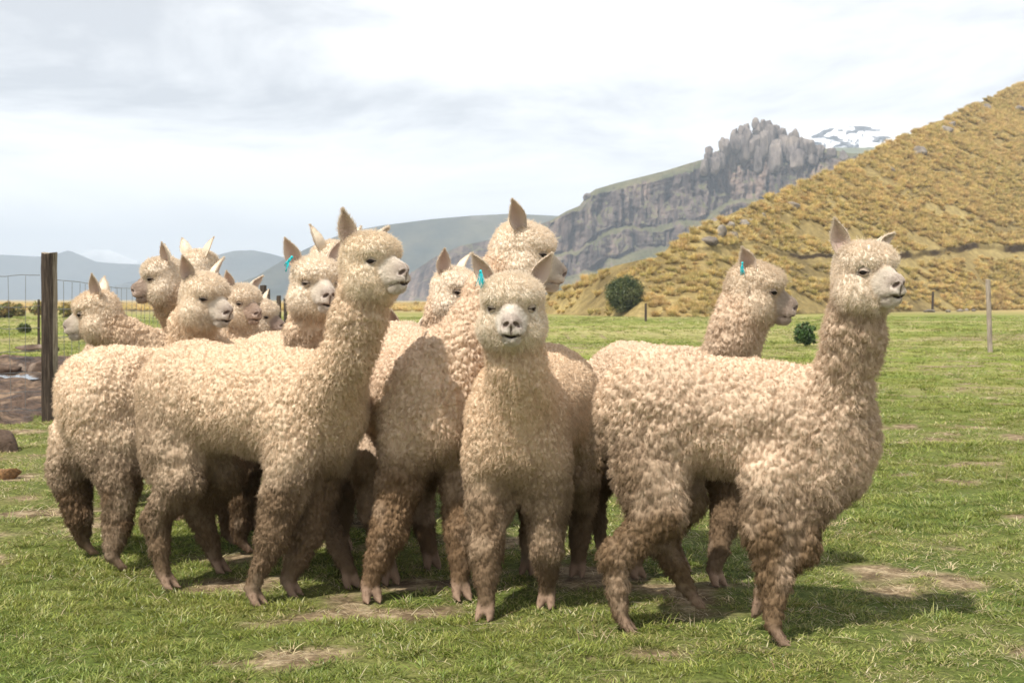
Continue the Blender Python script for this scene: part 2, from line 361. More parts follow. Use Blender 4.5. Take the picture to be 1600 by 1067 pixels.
# the rocky crag
CREST = [(560, 476), (600, 458), (640, 428), (680, 401), (720, 384), (760, 376), (800, 371), (840, 352), (862, 344), (885, 330), (905, 322), (918, 305), (930, 296), (960, 287), (1000, 277), (1040, 267),
         (1075, 256), (1100, 249), (1112, 242), (1128, 232), (1145, 220), (1165, 212), (1185, 206), (1210, 210), (1235, 222), (1255, 228), (1290, 232), (1330, 240), (1370, 240), (1420, 236), (1500, 262), (1600, 300)]
mcrag = rock_slope("weathered_volcanic_rock", [(.060, .048, .046), (.120, .094, .085), (.215, .155, .125)], [(.075, .080, .040), (.15, .135, .075)], .035, (.55, .74))
def crag():
    px = np.arange(560, 1600, 1.5); nv = 230
    def slope(p, v, e):
        wob = .08 * (fbm(np.stack([p / 45, p * 0 + 3, p * 0], -1), 3, 51) - .5)
        hasc = sstep(600, 700, p)
        lo_ = np.interp(p, [600, 860, 1000, 1100, 1400], [.12, .22, .42, .40, .40]) + wob; hi_ = np.interp(p, [560, 700, 850, 900, 940, 1080, 1130, 1600], [.80, .80, .95, .96, .93, .93, .97, .93]) + wob * .5
        ledge = .55 + .6 * wob * 4
        m = np.where(v < lo_, .55, np.where(v < hi_, 2.6, .55)); m = np.where(np.abs(v - ledge) < .018, .45, m)
        return m * hasc + .5 * (1 - hasc)
    X, Y, Z = march(px, CREST, np.interp(px, [560, 860, 1100, 1600], [1250, 900, 820, 800]), slope, nv)
    P = np.stack([X, Y * .35, Z], -1); vv = np.linspace(0, 1, nv + 1)[None]; env = sstep(1.0, .965, vv) * sstep(0, .08, vv)
    gr = np.gradient(Z, axis=1) / (np.abs(np.gradient(Y, axis=1)) + .1); steep = sstep(.8, 1.6, gr); steep = (steep + np.roll(steep, 2, 1) + np.roll(steep, -2, 1)) / 3
    col_ = fbm(P * np.array([1 / 9., .02, 1 / 60.]), 5, 81, .6); big = fbm(P * np.array([1 / 34., .01, 1 / 90.]), 4, 91)
    crk = .5 - np.abs(col_ - .5) * 3.2
    Y = Y + env * steep * (-crk * 13 + (big - .5) * 70 + (fbm(P / 5., 4, 95) - .5) * 8)
    Z = Z + env * (fbm(P / 12., 5, 97, .6) - .5) * 9 * (.35 + .65 * (1 - steep)); X = X + env * steep * (fbm(P / 9. + 7, 3, 99) - .5) * 4
    X, Y, Z = close_back(X, Y, Z); return sheet("crag", X, Y, Z, mcrag), (px, X, Y, Z)
crag_o, crag_g = crag()
# castle-like pinnacles on the crag, each its own boulder
mb_ = MT("pinnacle_rock", .95, .1); P_ = mb_.pos(); a_ = mb_.noise(P_, .05, 6, .65); b_ = mb_.noise(mb_.pos((1, 1, .3)), .35, 5, .7)
mb_.color(mb_.mix(.75, mb_.ramp(a_, [(.3, (.12, .10, .095)), (.5, (.20, .17, .155)), (.7, (.30, .25, .21))]), mb_.ramp(b_, [(.33, .35), (.6, 1.25)]), 'MULTIPLY')); mb_.bump(b_, .8, 1.5)
PIN = [(1108, 240, 7, 9), (1106, 250, 8, 9), (1120, 247, 8, 8), (1128, 225, 6, 9), (1134, 232, 9, 12), (1147, 212, 7, 9), (1150, 224, 11, 14), (1158, 206, 6, 8), (1166, 205, 8, 10), (1170, 220, 13, 15), (1181, 194, 6, 8),
       (1183, 206, 10, 12), (1192, 199, 7, 9), (1201, 198, 8, 8), (1204, 212, 12, 14), (1212, 206, 8, 9), (1224, 214, 10, 11), (1236, 219, 13, 14), (1238, 236, 15, 18), (1222, 232, 12, 18), (1196, 228, 12, 18), (1180, 230, 13, 18),
       (1160, 240, 17, 22), (1142, 244, 12, 16), (1125, 250, 10, 12), (1252, 226, 10, 9), (1262, 236, 14, 15), (1280, 238, 10, 9), (1300, 241, 9, 8), (1212, 244, 13, 20), (1185, 250, 12, 16), (1245, 250, 14, 14), (1268, 248, 12, 10),
       (1116, 260, 12, 12), (1100, 262, 9, 10), (1318, 243, 7, 7), (918, 308, 7, 6)]
def crag_point(px_, py_):
    px, X, Y, Z = crag_g; i = int(np.clip(round((px_ - px[0]) / 1.5), 0, len(px) - 1))
    el_ = (Z[i, :231] - CAMZ) / Y[i, :231]; yc = (533.5 - py_) / F; t = (-sP + yc * cP) / (cP + yc * sP)
    j = int(np.argmin(np.abs(el_ - t))); return Y[i, j]
for k, (px_, py_, rx, ry) in enumerate(PIN):
    d = crag_point(px_, py_) - 4; c_ = W(px_, py_, d); s_ = d / F; iv, if_ = ICO[4]; p = iv.copy()
    n_ = fbm(p * 1.3 + k * 7.1, 4, 17 + k) - .5; p = p * (1 + .55 * n_)[:, None]; p[:, :] = np.sign(p) * np.abs(p) ** .85
    _r = np.random.default_rng(500 + k)
    for _q in range(9):
        _n = _r.normal(0, 1, 3) * np.array([1, 1, .45]); _n /= np.linalg.norm(_n); _dd = p @ _n; p = p - _n * np.maximum(_dd - _r.uniform(.5, .8), 0)[:, None] * .9
    p = p + (fbm(p * np.array([5, 5, 1.0]) + k, 3, 40 + k)[:, None] - .5) * .42 * iv
    p = p * np.array([rx * s_, rx * s_ * 1.1, ry * s_ * 1.25]); cc = c_ - np.array(crag_o.location)
    link("boulder", mesh_np("boulder", p + cc, if_, [mb_.m], smooth=True), crag_o)

# ------------------------------------------------------------------ the straw-coloured hill on the right
HCREST = [(560, 478), (700, 476), (850, 462), (880, 452), (920, 432), (960, 414), (1000, 404), (1025, 400), (1040, 389), (1052, 375), (1075, 362), (1100, 350), (1150, 327), (1200, 304), (1250, 283), (1300, 261), (1350, 239),
          (1400, 214), (1450, 193), (1500, 170), (1550, 147), (1600, 124), (1800, 40), (2100, -60)]
mh = MT("hill_earth", .95, .1); P_ = mh.pos(); a_ = mh.noise(P_, .09, 6, .65, .5); b_ = mh.noise(P_, 1.4, 5, .7)
_bk = mh.n("ShaderNodeAttribute"); _bk.attribute_name = "bank"; mh.color(mh.mix(_bk.outputs["Fac"], mh.mix(.7, mh.ramp(a_, [(.32, (.13, .095, .04)), (.5, (.26, .195, .08)), (.66, (.36, .28, .12))]), mh.ramp(b_, [(.3, .45), (.62, 1.25)]), 'MULTIPLY'), (.085, .058, .033))); mh.bump(b_, .8, .3)
hpx = np.arange(560, 2100, 4.0); HNV = 150
HCREST = [(a, b + float(np.interp(a, [860, 1050, 1300], [0, 3, 5]))) for a, b in HCREST]
def hbase(p): return CAMZ * F / (np.interp(p, [560, 700, 860, 1000, 1100, 1250, 1430, 1600, 2100], [476, 481, 491, 496, 496, 491, 487, 484, 482]) - 468)
def hslope(p, v, e):
    # a terrace: steep cut bank with a gentle shelf above
    tz = np.interp(p, [1000, 1085, 1250, 1420, 1600, 2100], [.0, .85, .46, .335, .28, .2]); on = sstep(1040, 1090, p)
    m = np.full(len(p), .36); m = np.where((v > tz - .022) & (v < tz + .004) & (on > .5), 2.6, m); m = np.where((v > tz + .004) & (v < tz + .035) & (on > .5), .24, m); return m
HX, HY, HZ = march(hpx, HCREST, hbase(hpx), hslope, HNV)
_P = np.stack([HX, HY, HZ], -1); _v = np.linspace(0, 1, HNV + 1)[None]; _en = np.sin(np.pi * _v) ** .6
HZ = HZ + ((fbm(_P / 14, 4, 31) - .5) * 3.0 + (fbm(_P / 3.2, 3, 33) - .5) * .8) * _en * np.clip(HZ / 6, 0, 1)
hX, hY, hZ = close_back(HX, HY, HZ, 8, 2.5); hZ[:, 0] -= .4
hill = sheet("hill", hX, hY, hZ, mh.m)
_vv = np.arange(hX.shape[1])[None] / HNV; _tz = np.interp(hpx, [1000, 1085, 1250, 1420, 1600, 2100], [.0, .85, .46, .335, .28, .2])[:, None]
_bm = ((_vv > _tz - .026) & (_vv < _tz + .006) & (hpx[:, None] > 1085)).astype(np.float32) * sstep(.38, .55, fbm(np.stack([hX, hY, hZ], -1) / 9, 3, 88))
_at = hill.data.attributes.new("bank", 'FLOAT', 'POINT'); _at.data.foreach_set("value", _bm.astype(np.float32).ravel())
_el = (HZ - CAMZ) / HY
def hill_pt(px_, py_):
    i = int(np.clip(round((px_ - hpx[0]) / 4), 0, len(hpx) - 1)); yc = (533.5 - py_) / F; t = (-sP + yc * cP) / (cP + yc * sP)
    j = int(np.argmin(np.abs(_el[i] - t))); return np.array([HX[i, j], HY[i, j], HZ[i, j]])

# ------------------------------------------------------------------ scattered growth through geometry nodes (one object each)
def scatter(name, pts, rot, scl, idx, protos, label=None):
    pc = bpy.data.collections.new(name + "_forms")
    for i, (me) in enumerate(protos):
        o = bpy.data.objects.new("%s_form_%02d" % (name, i), me); pc.objects.link(o)
    me = bpy.data.meshes.new(name); me.vertices.add(len(pts)); me.vertices.foreach_set("co", np.asarray(pts, np.float32).ravel())
    for an, tp, dt, key in (("rot", 'FLOAT_VECTOR', rot, "vector"), ("scl", 'FLOAT_VECTOR', scl, "vector"), ("idx", 'INT', idx, "value")):
        a = me.attributes.new(an, tp, 'POINT'); a.data.foreach_set(key, np.asarray(dt, np.int32 if tp == 'INT' else np.float32).ravel())
    ob = link(name, me); ng = bpy.data.node_groups.new(name + "_nodes", 'GeometryNodeTree')
    ng.interface.new_socket("Geometry", in_out='INPUT', socket_type='NodeSocketGeometry'); ng.interface.new_socket("Geometry", in_out='OUTPUT', socket_type='NodeSocketGeometry')
    n = ng.nodes.new; gi = n("NodeGroupInput"); go = n("NodeGroupOutput"); ip = n("GeometryNodeInstanceOnPoints"); ci = n("GeometryNodeCollectionInfo")
    ci.inputs["Collection"].default_value = pc; ci.inputs["Separate Children"].default_value = True; ci.inputs["Reset Children"].default_value = True
    ip.inputs["Pick Instance"].default_value = True; m2p = n("GeometryNodeMeshToPoints")
    ng.links.new(gi.outputs[0], m2p.inputs[0]); ng.links.new(m2p.outputs[0], ip.inputs["Points"]); ng.links.new(ci.outputs[0], ip.inputs["Instance"])
    for an, tp, sock in (("rot", 'FLOAT_VECTOR', "Rotation"), ("scl", 'FLOAT_VECTOR', "Scale"), ("idx", 'INT', "Instance Index")):
        na = n("GeometryNodeInputNamedAttribute"); na.data_type = tp; na.inputs["Name"].default_value = an
        ng.links.new([o for o in na.outputs if o.enabled][0], ip.inputs[sock])
    ng.links.new(ip.outputs[0], go.inputs[0])
    md = ob.modifiers.new("scatter", 'NODES'); md.node_group = ng; tag(ob, label, None, None, 'stuff'); return ob

def blade_mat(name, transl=.35):
    m = bpy.data.materials.new(name); m.use_nodes = True; t = m.node_tree; t.nodes.clear(); o = t.nodes.new("ShaderNodeOutputMaterial")
    a = t.nodes.new("ShaderNodeAttribute"); a.attribute_name = "Col"; oi = t.nodes.new("ShaderNodeObjectInfo"); g = t.nodes.new("ShaderNodeNewGeometry")
    nz = t.nodes.new("ShaderNodeTexNoise"); nz.inputs["Scale"].default_value = .9; nz.inputs["Detail"].default_value = 4; t.links.new(g.outputs["Position"], nz.inputs["Vector"])
    hs = t.nodes.new("ShaderNodeHueSaturation"); mr = t.nodes.new("ShaderNodeMapRange"); mr.inputs["To Min"].default_value = .75; mr.inputs["To Max"].default_value = 1.25
    t.links.new(oi.outputs["Random"], mr.inputs["Value"]); t.links.new(mr.outputs[0], hs.inputs["Value"]); t.links.new(a.outputs["Color"], hs.inputs["Color"])
    mh_ = t.nodes.new("ShaderNodeMapRange"); mh_.inputs["From Min"].default_value = .35; mh_.inputs["From Max"].default_value = .65; mh_.inputs["To Min"].default_value = .478; mh_.inputs["To Max"].default_value = .508
    t.links.new(nz.outputs["Fac"], mh_.inputs["Value"]); t.links.new(mh_.outputs[0], hs.inputs["Hue"])
    d = t.nodes.new("ShaderNodeBsdfDiffuse"); tr = t.nodes.new("ShaderNodeBsdfTranslucent"); gl = t.nodes.new("ShaderNodeBsdfGlossy"); gl.inputs["Roughness"].default_value = .45; gl.inputs["Color"].default_value = (.5, .5, .45, 1)
    m1 = t.nodes.new("ShaderNodeMixShader"); m1.inputs[0].default_value = transl; m2 = t.nodes.new("ShaderNodeMixShader"); m2.inputs[0].default_value = .07
    for q in (d, tr): t.links.new(hs.outputs[0], q.inputs["Color"])
    t.links.new(d.outputs[0], m1.inputs[1]); t.links.new(tr.outputs[0], m1.inputs[2]); t.links.new(m1.outputs[0], m2.inputs[1]); t.links.new(gl.outputs[0], m2.inputs[2]); t.links.new(m2.outputs[0], o.inputs[0]); return m
M_grass = blade_mat("grass_blades"); M_straw = blade_mat("ichu_straw", .25)
def tuft(name, n, R0, hmin, hmax, wd, lean, cols, seed, mat, segs=2):
    r = np.random.default_rng(seed); V = []; Fq = []; Fr = []; Cc = []; k = 0
    for b in range(n):
        a = r.uniform(0, 6.28); rad = R0 * math.sqrt(r.random()); base = np.array([rad * math.cos(a), rad * math.sin(a), -.004])
        da = a + r.normal(0, .9); ln = r.uniform(*lean); h_ = r.uniform(hmin, hmax); dr = np.array([math.cos(da) * ln, math.sin(da) * ln, 1.0]); dr /= np.linalg.norm(dr)
        fa = r.uniform(0, 6.28); sd_ = np.array([math.cos(fa), math.sin(fa), 0]) * wd * r.uniform(.7, 1.3); c_ = np.array(cols[r.integers(len(cols))]) * r.uniform(.75, 1.25)
        bend = np.array([math.cos(da), math.sin(da), -.4]) * h_ * ln * .6
        for s_ in range(segs):
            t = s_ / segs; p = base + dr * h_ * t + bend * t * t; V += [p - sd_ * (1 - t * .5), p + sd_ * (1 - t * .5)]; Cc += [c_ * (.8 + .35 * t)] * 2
        V.append(base + dr * h_ + bend); Cc.append(c_ * 1.2); 
        for s_ in range(segs - 1): Fq.append((k + 2 * s_, k + 2 * s_ + 1, k + 2 * s_ + 3, k + 2 * s_ + 2))
        e_ = k + 2 * (segs - 1); Fr.append((e_, e_ + 1, e_ + 2)); k += 2 * segs + 1
    fs = ([np.array(Fq)] if Fq else []) + [np.array(Fr)]
    return mesh_np(name, np.array(V), fs, [mat], np.clip(np.array(Cc), 0, 1), smooth=False)
GR = [(.195, .245, .042), (.25, .29, .062), (.14, .20, .034), (.34, .34, .11)]
YG = [(.34, .34, .10), (.27, .29, .075), (.42, .38, .17), (.19, .25, .045)]
ST = [(.56, .47, .29), (.48, .38, .22), (.64, .56, .38), (.34, .24, .13)]
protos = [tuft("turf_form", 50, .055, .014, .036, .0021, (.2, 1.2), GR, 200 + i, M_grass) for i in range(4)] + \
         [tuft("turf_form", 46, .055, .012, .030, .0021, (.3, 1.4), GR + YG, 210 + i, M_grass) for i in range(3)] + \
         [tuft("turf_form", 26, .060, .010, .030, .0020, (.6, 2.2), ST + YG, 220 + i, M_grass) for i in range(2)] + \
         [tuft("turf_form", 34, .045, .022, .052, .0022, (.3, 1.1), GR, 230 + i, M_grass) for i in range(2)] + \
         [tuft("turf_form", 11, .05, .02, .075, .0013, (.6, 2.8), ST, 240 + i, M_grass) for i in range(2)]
def turf():
    P, Rr, S, I = [], [], [], []
    r = np.random.default_rng(5)
    for y0, y1, dens, k in ((3.6, 5.2, 330, 1.0), (5.2, 7.0, 260, 1.08), (7.0, 10, 150, 1.3), (10, 15, 75, 1.7), (15, 24, 32, 2.3), (24, 45, 9, 3.6), (45, 90, 2.0, 6.5)):
        xw = y1 * .44; n = int((y1 - y0) * 2 * xw * dens); x = r.uniform(-xw, xw, n); y = r.uniform(y0, y1, n)
        p = np.stack([x, y, x * 0], 1); d_ = fbm(p * np.array([2.6, 3.4, 1]), 3, 101); d2 = fbm(p * 3.1, 3, 103); dry = fbm(p * .5 + 9, 4, 107) + (d2 - .5) * .35
        bare = (d_ + (d2 - .5) * .75) > .69
        mudm = (y > 10.8) & (y < 28.5) & (mud_f(x, y) > -.15)
        keep = ~(bare & (r.random(n) < .62)) & ~mudm & (y < hbase(800 + x / y * F) + .5)
        u = r.random(n); idx = np.where((u < .07) | (bare & (u < .5)), 11 + r.integers(0, 2, n), np.where(bare, 7 + r.integers(0, 2, n), np.where((u < .07) | ((d_ < .40) & (u < .35)), 9 + r.integers(0, 2, n), np.where(dry > .505, np.where(u < .55, 7 + r.integers(0, 2, n), 4 + r.integers(0, 3, n)), np.where(dry > .42, 4 + r.integers(0, 3, n), r.integers(0, 4, n))))))
        sc_ = k * r.uniform(.8, 1.3, n); zz = gz(x, y)
        P.append(np.stack([x, y, zz], 1)[keep]); Rr.append(np.stack([r.normal(0, .12, n), r.normal(0, .12, n), r.uniform(0, 6.28, n)], 1)[keep])
        S.append(np.stack([sc_, sc_, sc_ * .85 * (k ** -.45)], 1)[keep]); I.append(idx[keep])
    return scatter("grass", np.concatenate(P), np.concatenate(Rr), np.concatenate(S), np.concatenate(I), protos, "short green and straw-flecked turf covering the paddock")
turf()
# ichu tussocks on the hill and on the far side of the paddock
IC = [(.61, .465, .17), (.67, .54, .23), (.53, .39, .13), (.71, .59, .30), (.42, .33, .11)]
IG = [(.40, .36, .10), (.52, .43, .14), (.27, .27, .07)]
iproto = [tuft("ichu_form", 170, .15, .28, .60, .015, (.03, .65), IC, 300 + i, M_straw) for i in range(4)] + [tuft("ichu_form", 150, .15, .25, .52, .015, (.03, .65), IG + IC, 310 + i, M_straw) for i in range(2)]
def tussocks():
    r = np.random.default_rng(8); P = []; S = []; I = []
    n = 640000; i = r.uniform(0, len(hpx) - 1.001, n); j = r.uniform(0, HNV - .001, n) 
    px_s = hpx[0] + 4 * i; i0 = i.astype(int); j0 = j.astype(int); fi, fj = i - i0, j - j0
    def bl(A): return (A[i0, j0] * (1 - fi) * (1 - fj) + A[i0 + 1, j0] * fi * (1 - fj) + A[i0, j0 + 1] * (1 - fi) * fj + A[i0 + 1, j0 + 1] * fi * fj)
    x, y, z = bl(HX), bl(HY), bl(HZ); sl = (HZ[i0, j0 + 1] - HZ[i0, j0]) / (HY[i0, j0 + 1] - HY[i0, j0] + 1e-6)
    # even cover: accept in proportion to the ground area of the cell
    da = (HY[i0, j0 + 1] - HY[i0, j0]) * (4 / F * y); acc = da / .29 * ((hpx.size - 41) * HNV / n)
    pn = np.stack([x, y, z], 1); gapn = fbm(pn * np.array([.25, .25, .25]), 3, 77)
    tzz = np.interp(px_s, [1000, 1085, 1250, 1420, 1600, 2100], [.0, .85, .46, .335, .28, .2]); vv_ = j / HNV; patch = fbm(pn * .05, 3, 66); acc = acc * np.interp(patch, [.3, .5, .7], [.85, 1.1, 1.5])
    k = (r.random(n) < acc) & ~((vv_ > tzz - .070) & (vv_ < tzz + .006) & (px_s > 1060) & (r.random(n) < .96)) & (sl < .9) & (gapn < .62) & (x < 130)
    bq = hill_pt(977, 486); k &= ~((np.hypot(x - bq[0], y - bq[1]) < 1.3) | ((np.abs(x - bq[0]) < 1.4) & (y > 40) & (y < bq[1])))
    P.append(pn[k]); m = k.sum(); s_ = r.uniform(.55, 1.45, m) * np.interp(y[k], [60, 120, 250], [.65, 1.05, 1.5]); S.append(np.stack([s_, s_, s_ * r.uniform(.7, 1.0, m)], 1)); I.append(np.where(r.random(m) < np.clip((fbm(pn[k] * .06, 3, 5) - .42) * 3, .05, .8), r.integers(4, 6, m), r.integers(0, 4, m)))
    # low band in front of the far plain
    m = 5200; py_ = r.uniform(474.5, 485, m) ; px_ = r.uniform(-60, 900, m); y = CAMZ * F / (py_ - 468) * r.uniform(.9, 1.1, m); y = np.minimum(y, 330); x = (px_ - 800) / F * y
    k = (fbm(np.stack([x * .04, y * .04, x * 0], 1), 3, 3) > .42) & (y > 55); P.append(np.stack([x, y, x * 0 - .02], 1)[k]); m = k.sum(); s_ = r.uniform(.8, 1.6, m); S.append(np.stack([s_ * 1.3, s_ * 1.3, s_ * .8], 1)); I.append(r.integers(0, 6, m))
    P = np.concatenate(P); print('tussocks', len(P)); Rr = np.stack([r.normal(0, .1, len(P)), r.normal(0, .1, len(P)), r.uniform(0, 6.28, len(P))], 1)
    scatter("ichu_grass", P, Rr, np.concatenate(S), np.concatenate(I), iproto, "golden ichu grass tussocks covering the hillside and plain edge")
tussocks()

# ------------------------------------------------------------------ rocks, posts, fences, bushes
mr_ = MT("field_rock", .9, .15); P_ = mr_.pos(); a_ = mr_.noise(P_, 2.5, 6, .65); mr_.color(mr_.mix(.6, mr_.ramp(a_, [(.3, (.045, .030, .022)), (.5, (.12, .082, .060)), (.7, (.27, .215, .17))]), mr_.ramp(mr_.noise(P_, 14, 5, .7), [(.3, .5), (.6, 1.2)]), 'MULTIPLY')); mr_.bump(mr_.noise(P_, 9, 5, .7), .7, .05)
mo_ = MT("outcrop_rock", .9, .15); P_ = mo_.pos(); a_ = mo_.noise(P_, .8, 6, .65); mo_.color(mo_.mix(.6, mo_.ramp(a_, [(.3, (.09, .075, .06)), (.5, (.20, .17, .14)), (.7, (.33, .30, .26))]), mo_.ramp(mo_.noise(P_, 4, 5, .7), [(.3, .5), (.6, 1.2)]), 'MULTIPLY')); mo_.bump(mo_.noise(P_, 3, 5, .7), .7, .15)
def rock(pos, sx, sy, sz, seed, mat, label, group=None, parent=None, sub=3):
    iv, if_ = ICO[sub]; p = iv * (1 + .6 * (fbm(iv * 1.4 + seed * 3.3, 4, seed) - .5))[:, None]; r = np.random.default_rng(seed)
    for _ in range(9):
        nn = unit_(r.normal(0, 1, 3)); dd = p @ nn; lim = r.uniform(.42, .72); p = p - nn * np.maximum(dd - lim, 0)[:, None] * .85
    p = p * (1 + .16 * (fbm(iv * 6 + seed, 3, seed + 9) - .5))[:, None]
    p = p * np.array([sx, sy, sz]) * 1.15
    o = link("rock", mesh_np("rock", p, if_, [mat], smooth=True), parent, tuple(pos)); 
    if label: tag(o, label, "rock", group)
    return o
def unit_(v): return v / np.linalg.norm(v)
g_ = G(8, 703); rock((g_[0] - .03, g_[1], .02), .17, .16, .20, 3, mr_.m, "dark brown muddy rock at the left edge, nearest of the rocks by the fence")
g_ = G(57, 588); rock((g_[0], g_[1], .12), .22, .2, .17, 4, mr_.m, "rounded wet grey stone standing in the puddle beside the wooden post")
g_ = G(14, 588); rock((g_[0], g_[1], .06), .24, .2, .12, 5, mr_.m, "pale flat stone left of the rounded stone at the puddle")
g_ = G(34, 587); rock((g_[0], g_[1], .08), .13, .14, .16, 6, mr_.m, "small dark pointed stone between the pale flat stone and the rounded one")
g_ = G(55, 549); rock((g_[0], g_[1], .05), .55, .3, .10, 7, mr_.m, "long low brown stone at the far edge of the mud")
g_ = G(15, 742); 
out_lab = ["large pale block of the outcrop in the hillside, leaning left", "grey square block behind the leaning block on the hillside", "flat topped grey rock at the right end of the hillside outcrop", "low brown rock at the foot of the hillside outcrop",
           "small rounded grey stone above the hillside outcrop", "broad reddish rock at the lower left of the hillside outcrop"]
for k, (px_, py_, a, b) in enumerate([(1126, 364, 9, 11), (1140, 354, 8, 7), (1160, 348, 11, 6), (1146, 368, 12, 6), (1172, 344, 6, 4), (1112, 378, 15, 7)]):
    q = hill_pt(px_, py_ + b * .6); s_ = q[1] / F; rock((q[0], q[1], q[2] + b * s_ * .4), a * s_, a * s_, b * s_ * 1.2, 20 + k, mo_.m, out_lab[k], "rocks of the outcrop on the hillside")
for k, (px_, py_, a, b, lb) in enumerate([(1392, 266, 9, 7, "lone grey rock half way up the straw hill"), (1490, 196, 8, 6, "grey rock right below the skyline of the hill, left of a pair"), (1432, 234, 14, 8, "broad dark rock just under the hill skyline"),
                                          (1476, 205, 11, 6, "flat rock near the hill skyline between two others"), (1540, 168, 12, 8, "dark rock on the hill skyline towards the right edge"), (1590, 172, 8, 6, "pale rock at the right edge high on the hill"),
                                          (1235, 322, 12, 5, "low grey rock row on the lower hill skyline"), (1190, 338, 8, 5, "small brown rock above the outcrop on the hill")]):
    q = hill_pt(px_, py_ + b * .5); s_ = q[1] / F; rock((q[0], q[1], q[2] + b * s_ * .3), a * s_, a * s_, b * s_ * 1.2, 40 + k, mo_.m, lb, "rocks scattered over the straw hill")
for k, (px_, py_, a) in enumerate([(1398, 487, 7), (1412, 486, 9), (1452, 488, 9), (1482, 488, 5), (1500, 487, 6), (1510, 486, 5), (1522, 487, 4), (1438, 486, 6)]):
    q = G(px_, py_); s_ = q[1] / F; rock((q[0], q[1], .1), a * s_, a * s_ * .7, a * s_ * .5, 60 + k, mo_.m, ["leftmost of the field stones at the foot of the straw hill", "long low field stone left of the short brown post", "widest field stone, right against the short brown post", "pale field stone first right of the short brown post", "second pale field stone right of the short brown post", "third small field stone right of the short brown post", "last field stone before the tall grey post", "field stone between the long low one and the short brown post"][k], "stones along the far edge of the paddock", sub=2)

def wood_mat(name, a, b, c_, sc_=9):
    m = MT(name, .85, .15); v = m.coord("Object", (1, 1, .06)); n_ = m.noise(v, sc_ * 6, 6, .7, .3); n2 = m.noise(m.coord("Object", (1, 1, .3)), sc_, 4, .6)
    m.color(m.mix(.55, m.ramp(n_, [(.32, a), (.52, b), (.7, c_)]), m.ramp(n2, [(.3, .45), (.65, 1.2)]), 'MULTIPLY')); m.bump(n_, .9, .02); return m.m
M_wd = wood_mat("weathered_dark_wood", (.022, .016, .012), (.065, .048, .036), (.15, .115, .085))
M_wl = wood_mat("grey_sawn_wood", (.12, .09, .06), (.28, .23, .17), (.45, .38, .30))
M_wire = MT("galvanised_wire", .45, .5); M_wire.color((.22, .22, .22)); M_wire.b.inputs["Metallic"].default_value = .6
def post_mesh(name, r, h_, seed, sides=10, taper=.92, lean=(0, 0), mats=None, split_=False):
    rg_ = np.random.default_rng(seed); n = 14; V = []; mi = []
    for i in range(n):
        t = i / (n - 1); off = np.array([lean[0], lean[1]]) * t * h_ + (rg_.normal(0, r * .03, 2))
        for k in range(sides):
            a = k * 2 * math.pi / sides + .3; rr_ = r * (1 + (taper - 1) * t) * (1 + .07 * math.sin(3 * a + seed) + .05 * math.sin(5 * a + t * 3))
            V.append((off[0] + rr_ * math.cos(a), off[1] + rr_ * math.sin(a), -.3 + t * (h_ + .3) + (r * .12 * math.sin(a * 2 + seed) if i == n - 1 else 0)))
    V.append((lean[0] * h_, lean[1] * h_, h_ + r * .05)); f4 = []; 
    for i in range(n - 1):
        for k in range(sides):
            f4.append((i * sides + k, i * sides + (k + 1) % sides, (i + 1) * sides + (k + 1) % sides, (i + 1) * sides + k)); a = (k + .5) * 2 * math.pi / sides + .3
            mi.append(1 if (split_ and math.cos(a - split_) > .25) else 0)
    f3 = [(len(V) - 1, (n - 1) * sides + k, (n - 1) * sides + (k + 1) % sides) for k in range(sides)]; mi += [1 if split_ else 0] * sides
    return mesh_np(name, np.array(V), [np.array(f4), np.array(f3)], mats or [M_wd], smooth=False, midx=mi)
# the wire fence on the left: big post, thin stakes and the end posts, wires between
pA = G(77, 656); fr = empty("wire_fence", (pA[0], pA[1], 0)); tag(fr, "sheep wire fence on dark wooden posts running back from the left", "fence")
O_ = np.array(fr.location)
big = link("post", post_mesh("post", .082, 1.73, 2, 12, .97, (.012, 0), [M_wd, M_wl], .45), fr, (0, 0, 0)); big['label'] = "thick split post, dark bark side and pale sawn side"
line = [G(-420, 720), pA]
fp = [(60, 546, 470, .030, 5)]
posts = [(412, 531, 446, .11), (436, 527, 462, .085), (446, 520, 466, .08), (455, 517, 464, .08), (463, 514, 468, .08), (420, 528, 452, .05)]
for k, (px_, yb, yt, r_) in enumerate(posts):
    d = {0: 40, 1: 46, 2: 54, 3: 62, 4: 72, 5: 43}[k]; b = W(px_, 470, d); b[2] = 0; top = W(px_, yt, d)[2]
    link("post", post_mesh("post", r_, top, 10 + k, 8, .95, (0, 0), [M_wd]), fr, tuple(b - O_))
pB = W(412, 470, 40); pB[2] = 0
g_ = G(60, 545); st_ = link("post", post_mesh("post", .035, 1.25, 31, 6, .8, (.02, 0), [M_wd]), fr, tuple(np.array([g_[0], g_[1], 0]) - O_))
pL = np.array([-6.6, 11.9, 0.0])                    # next post of the run, out of frame on the left
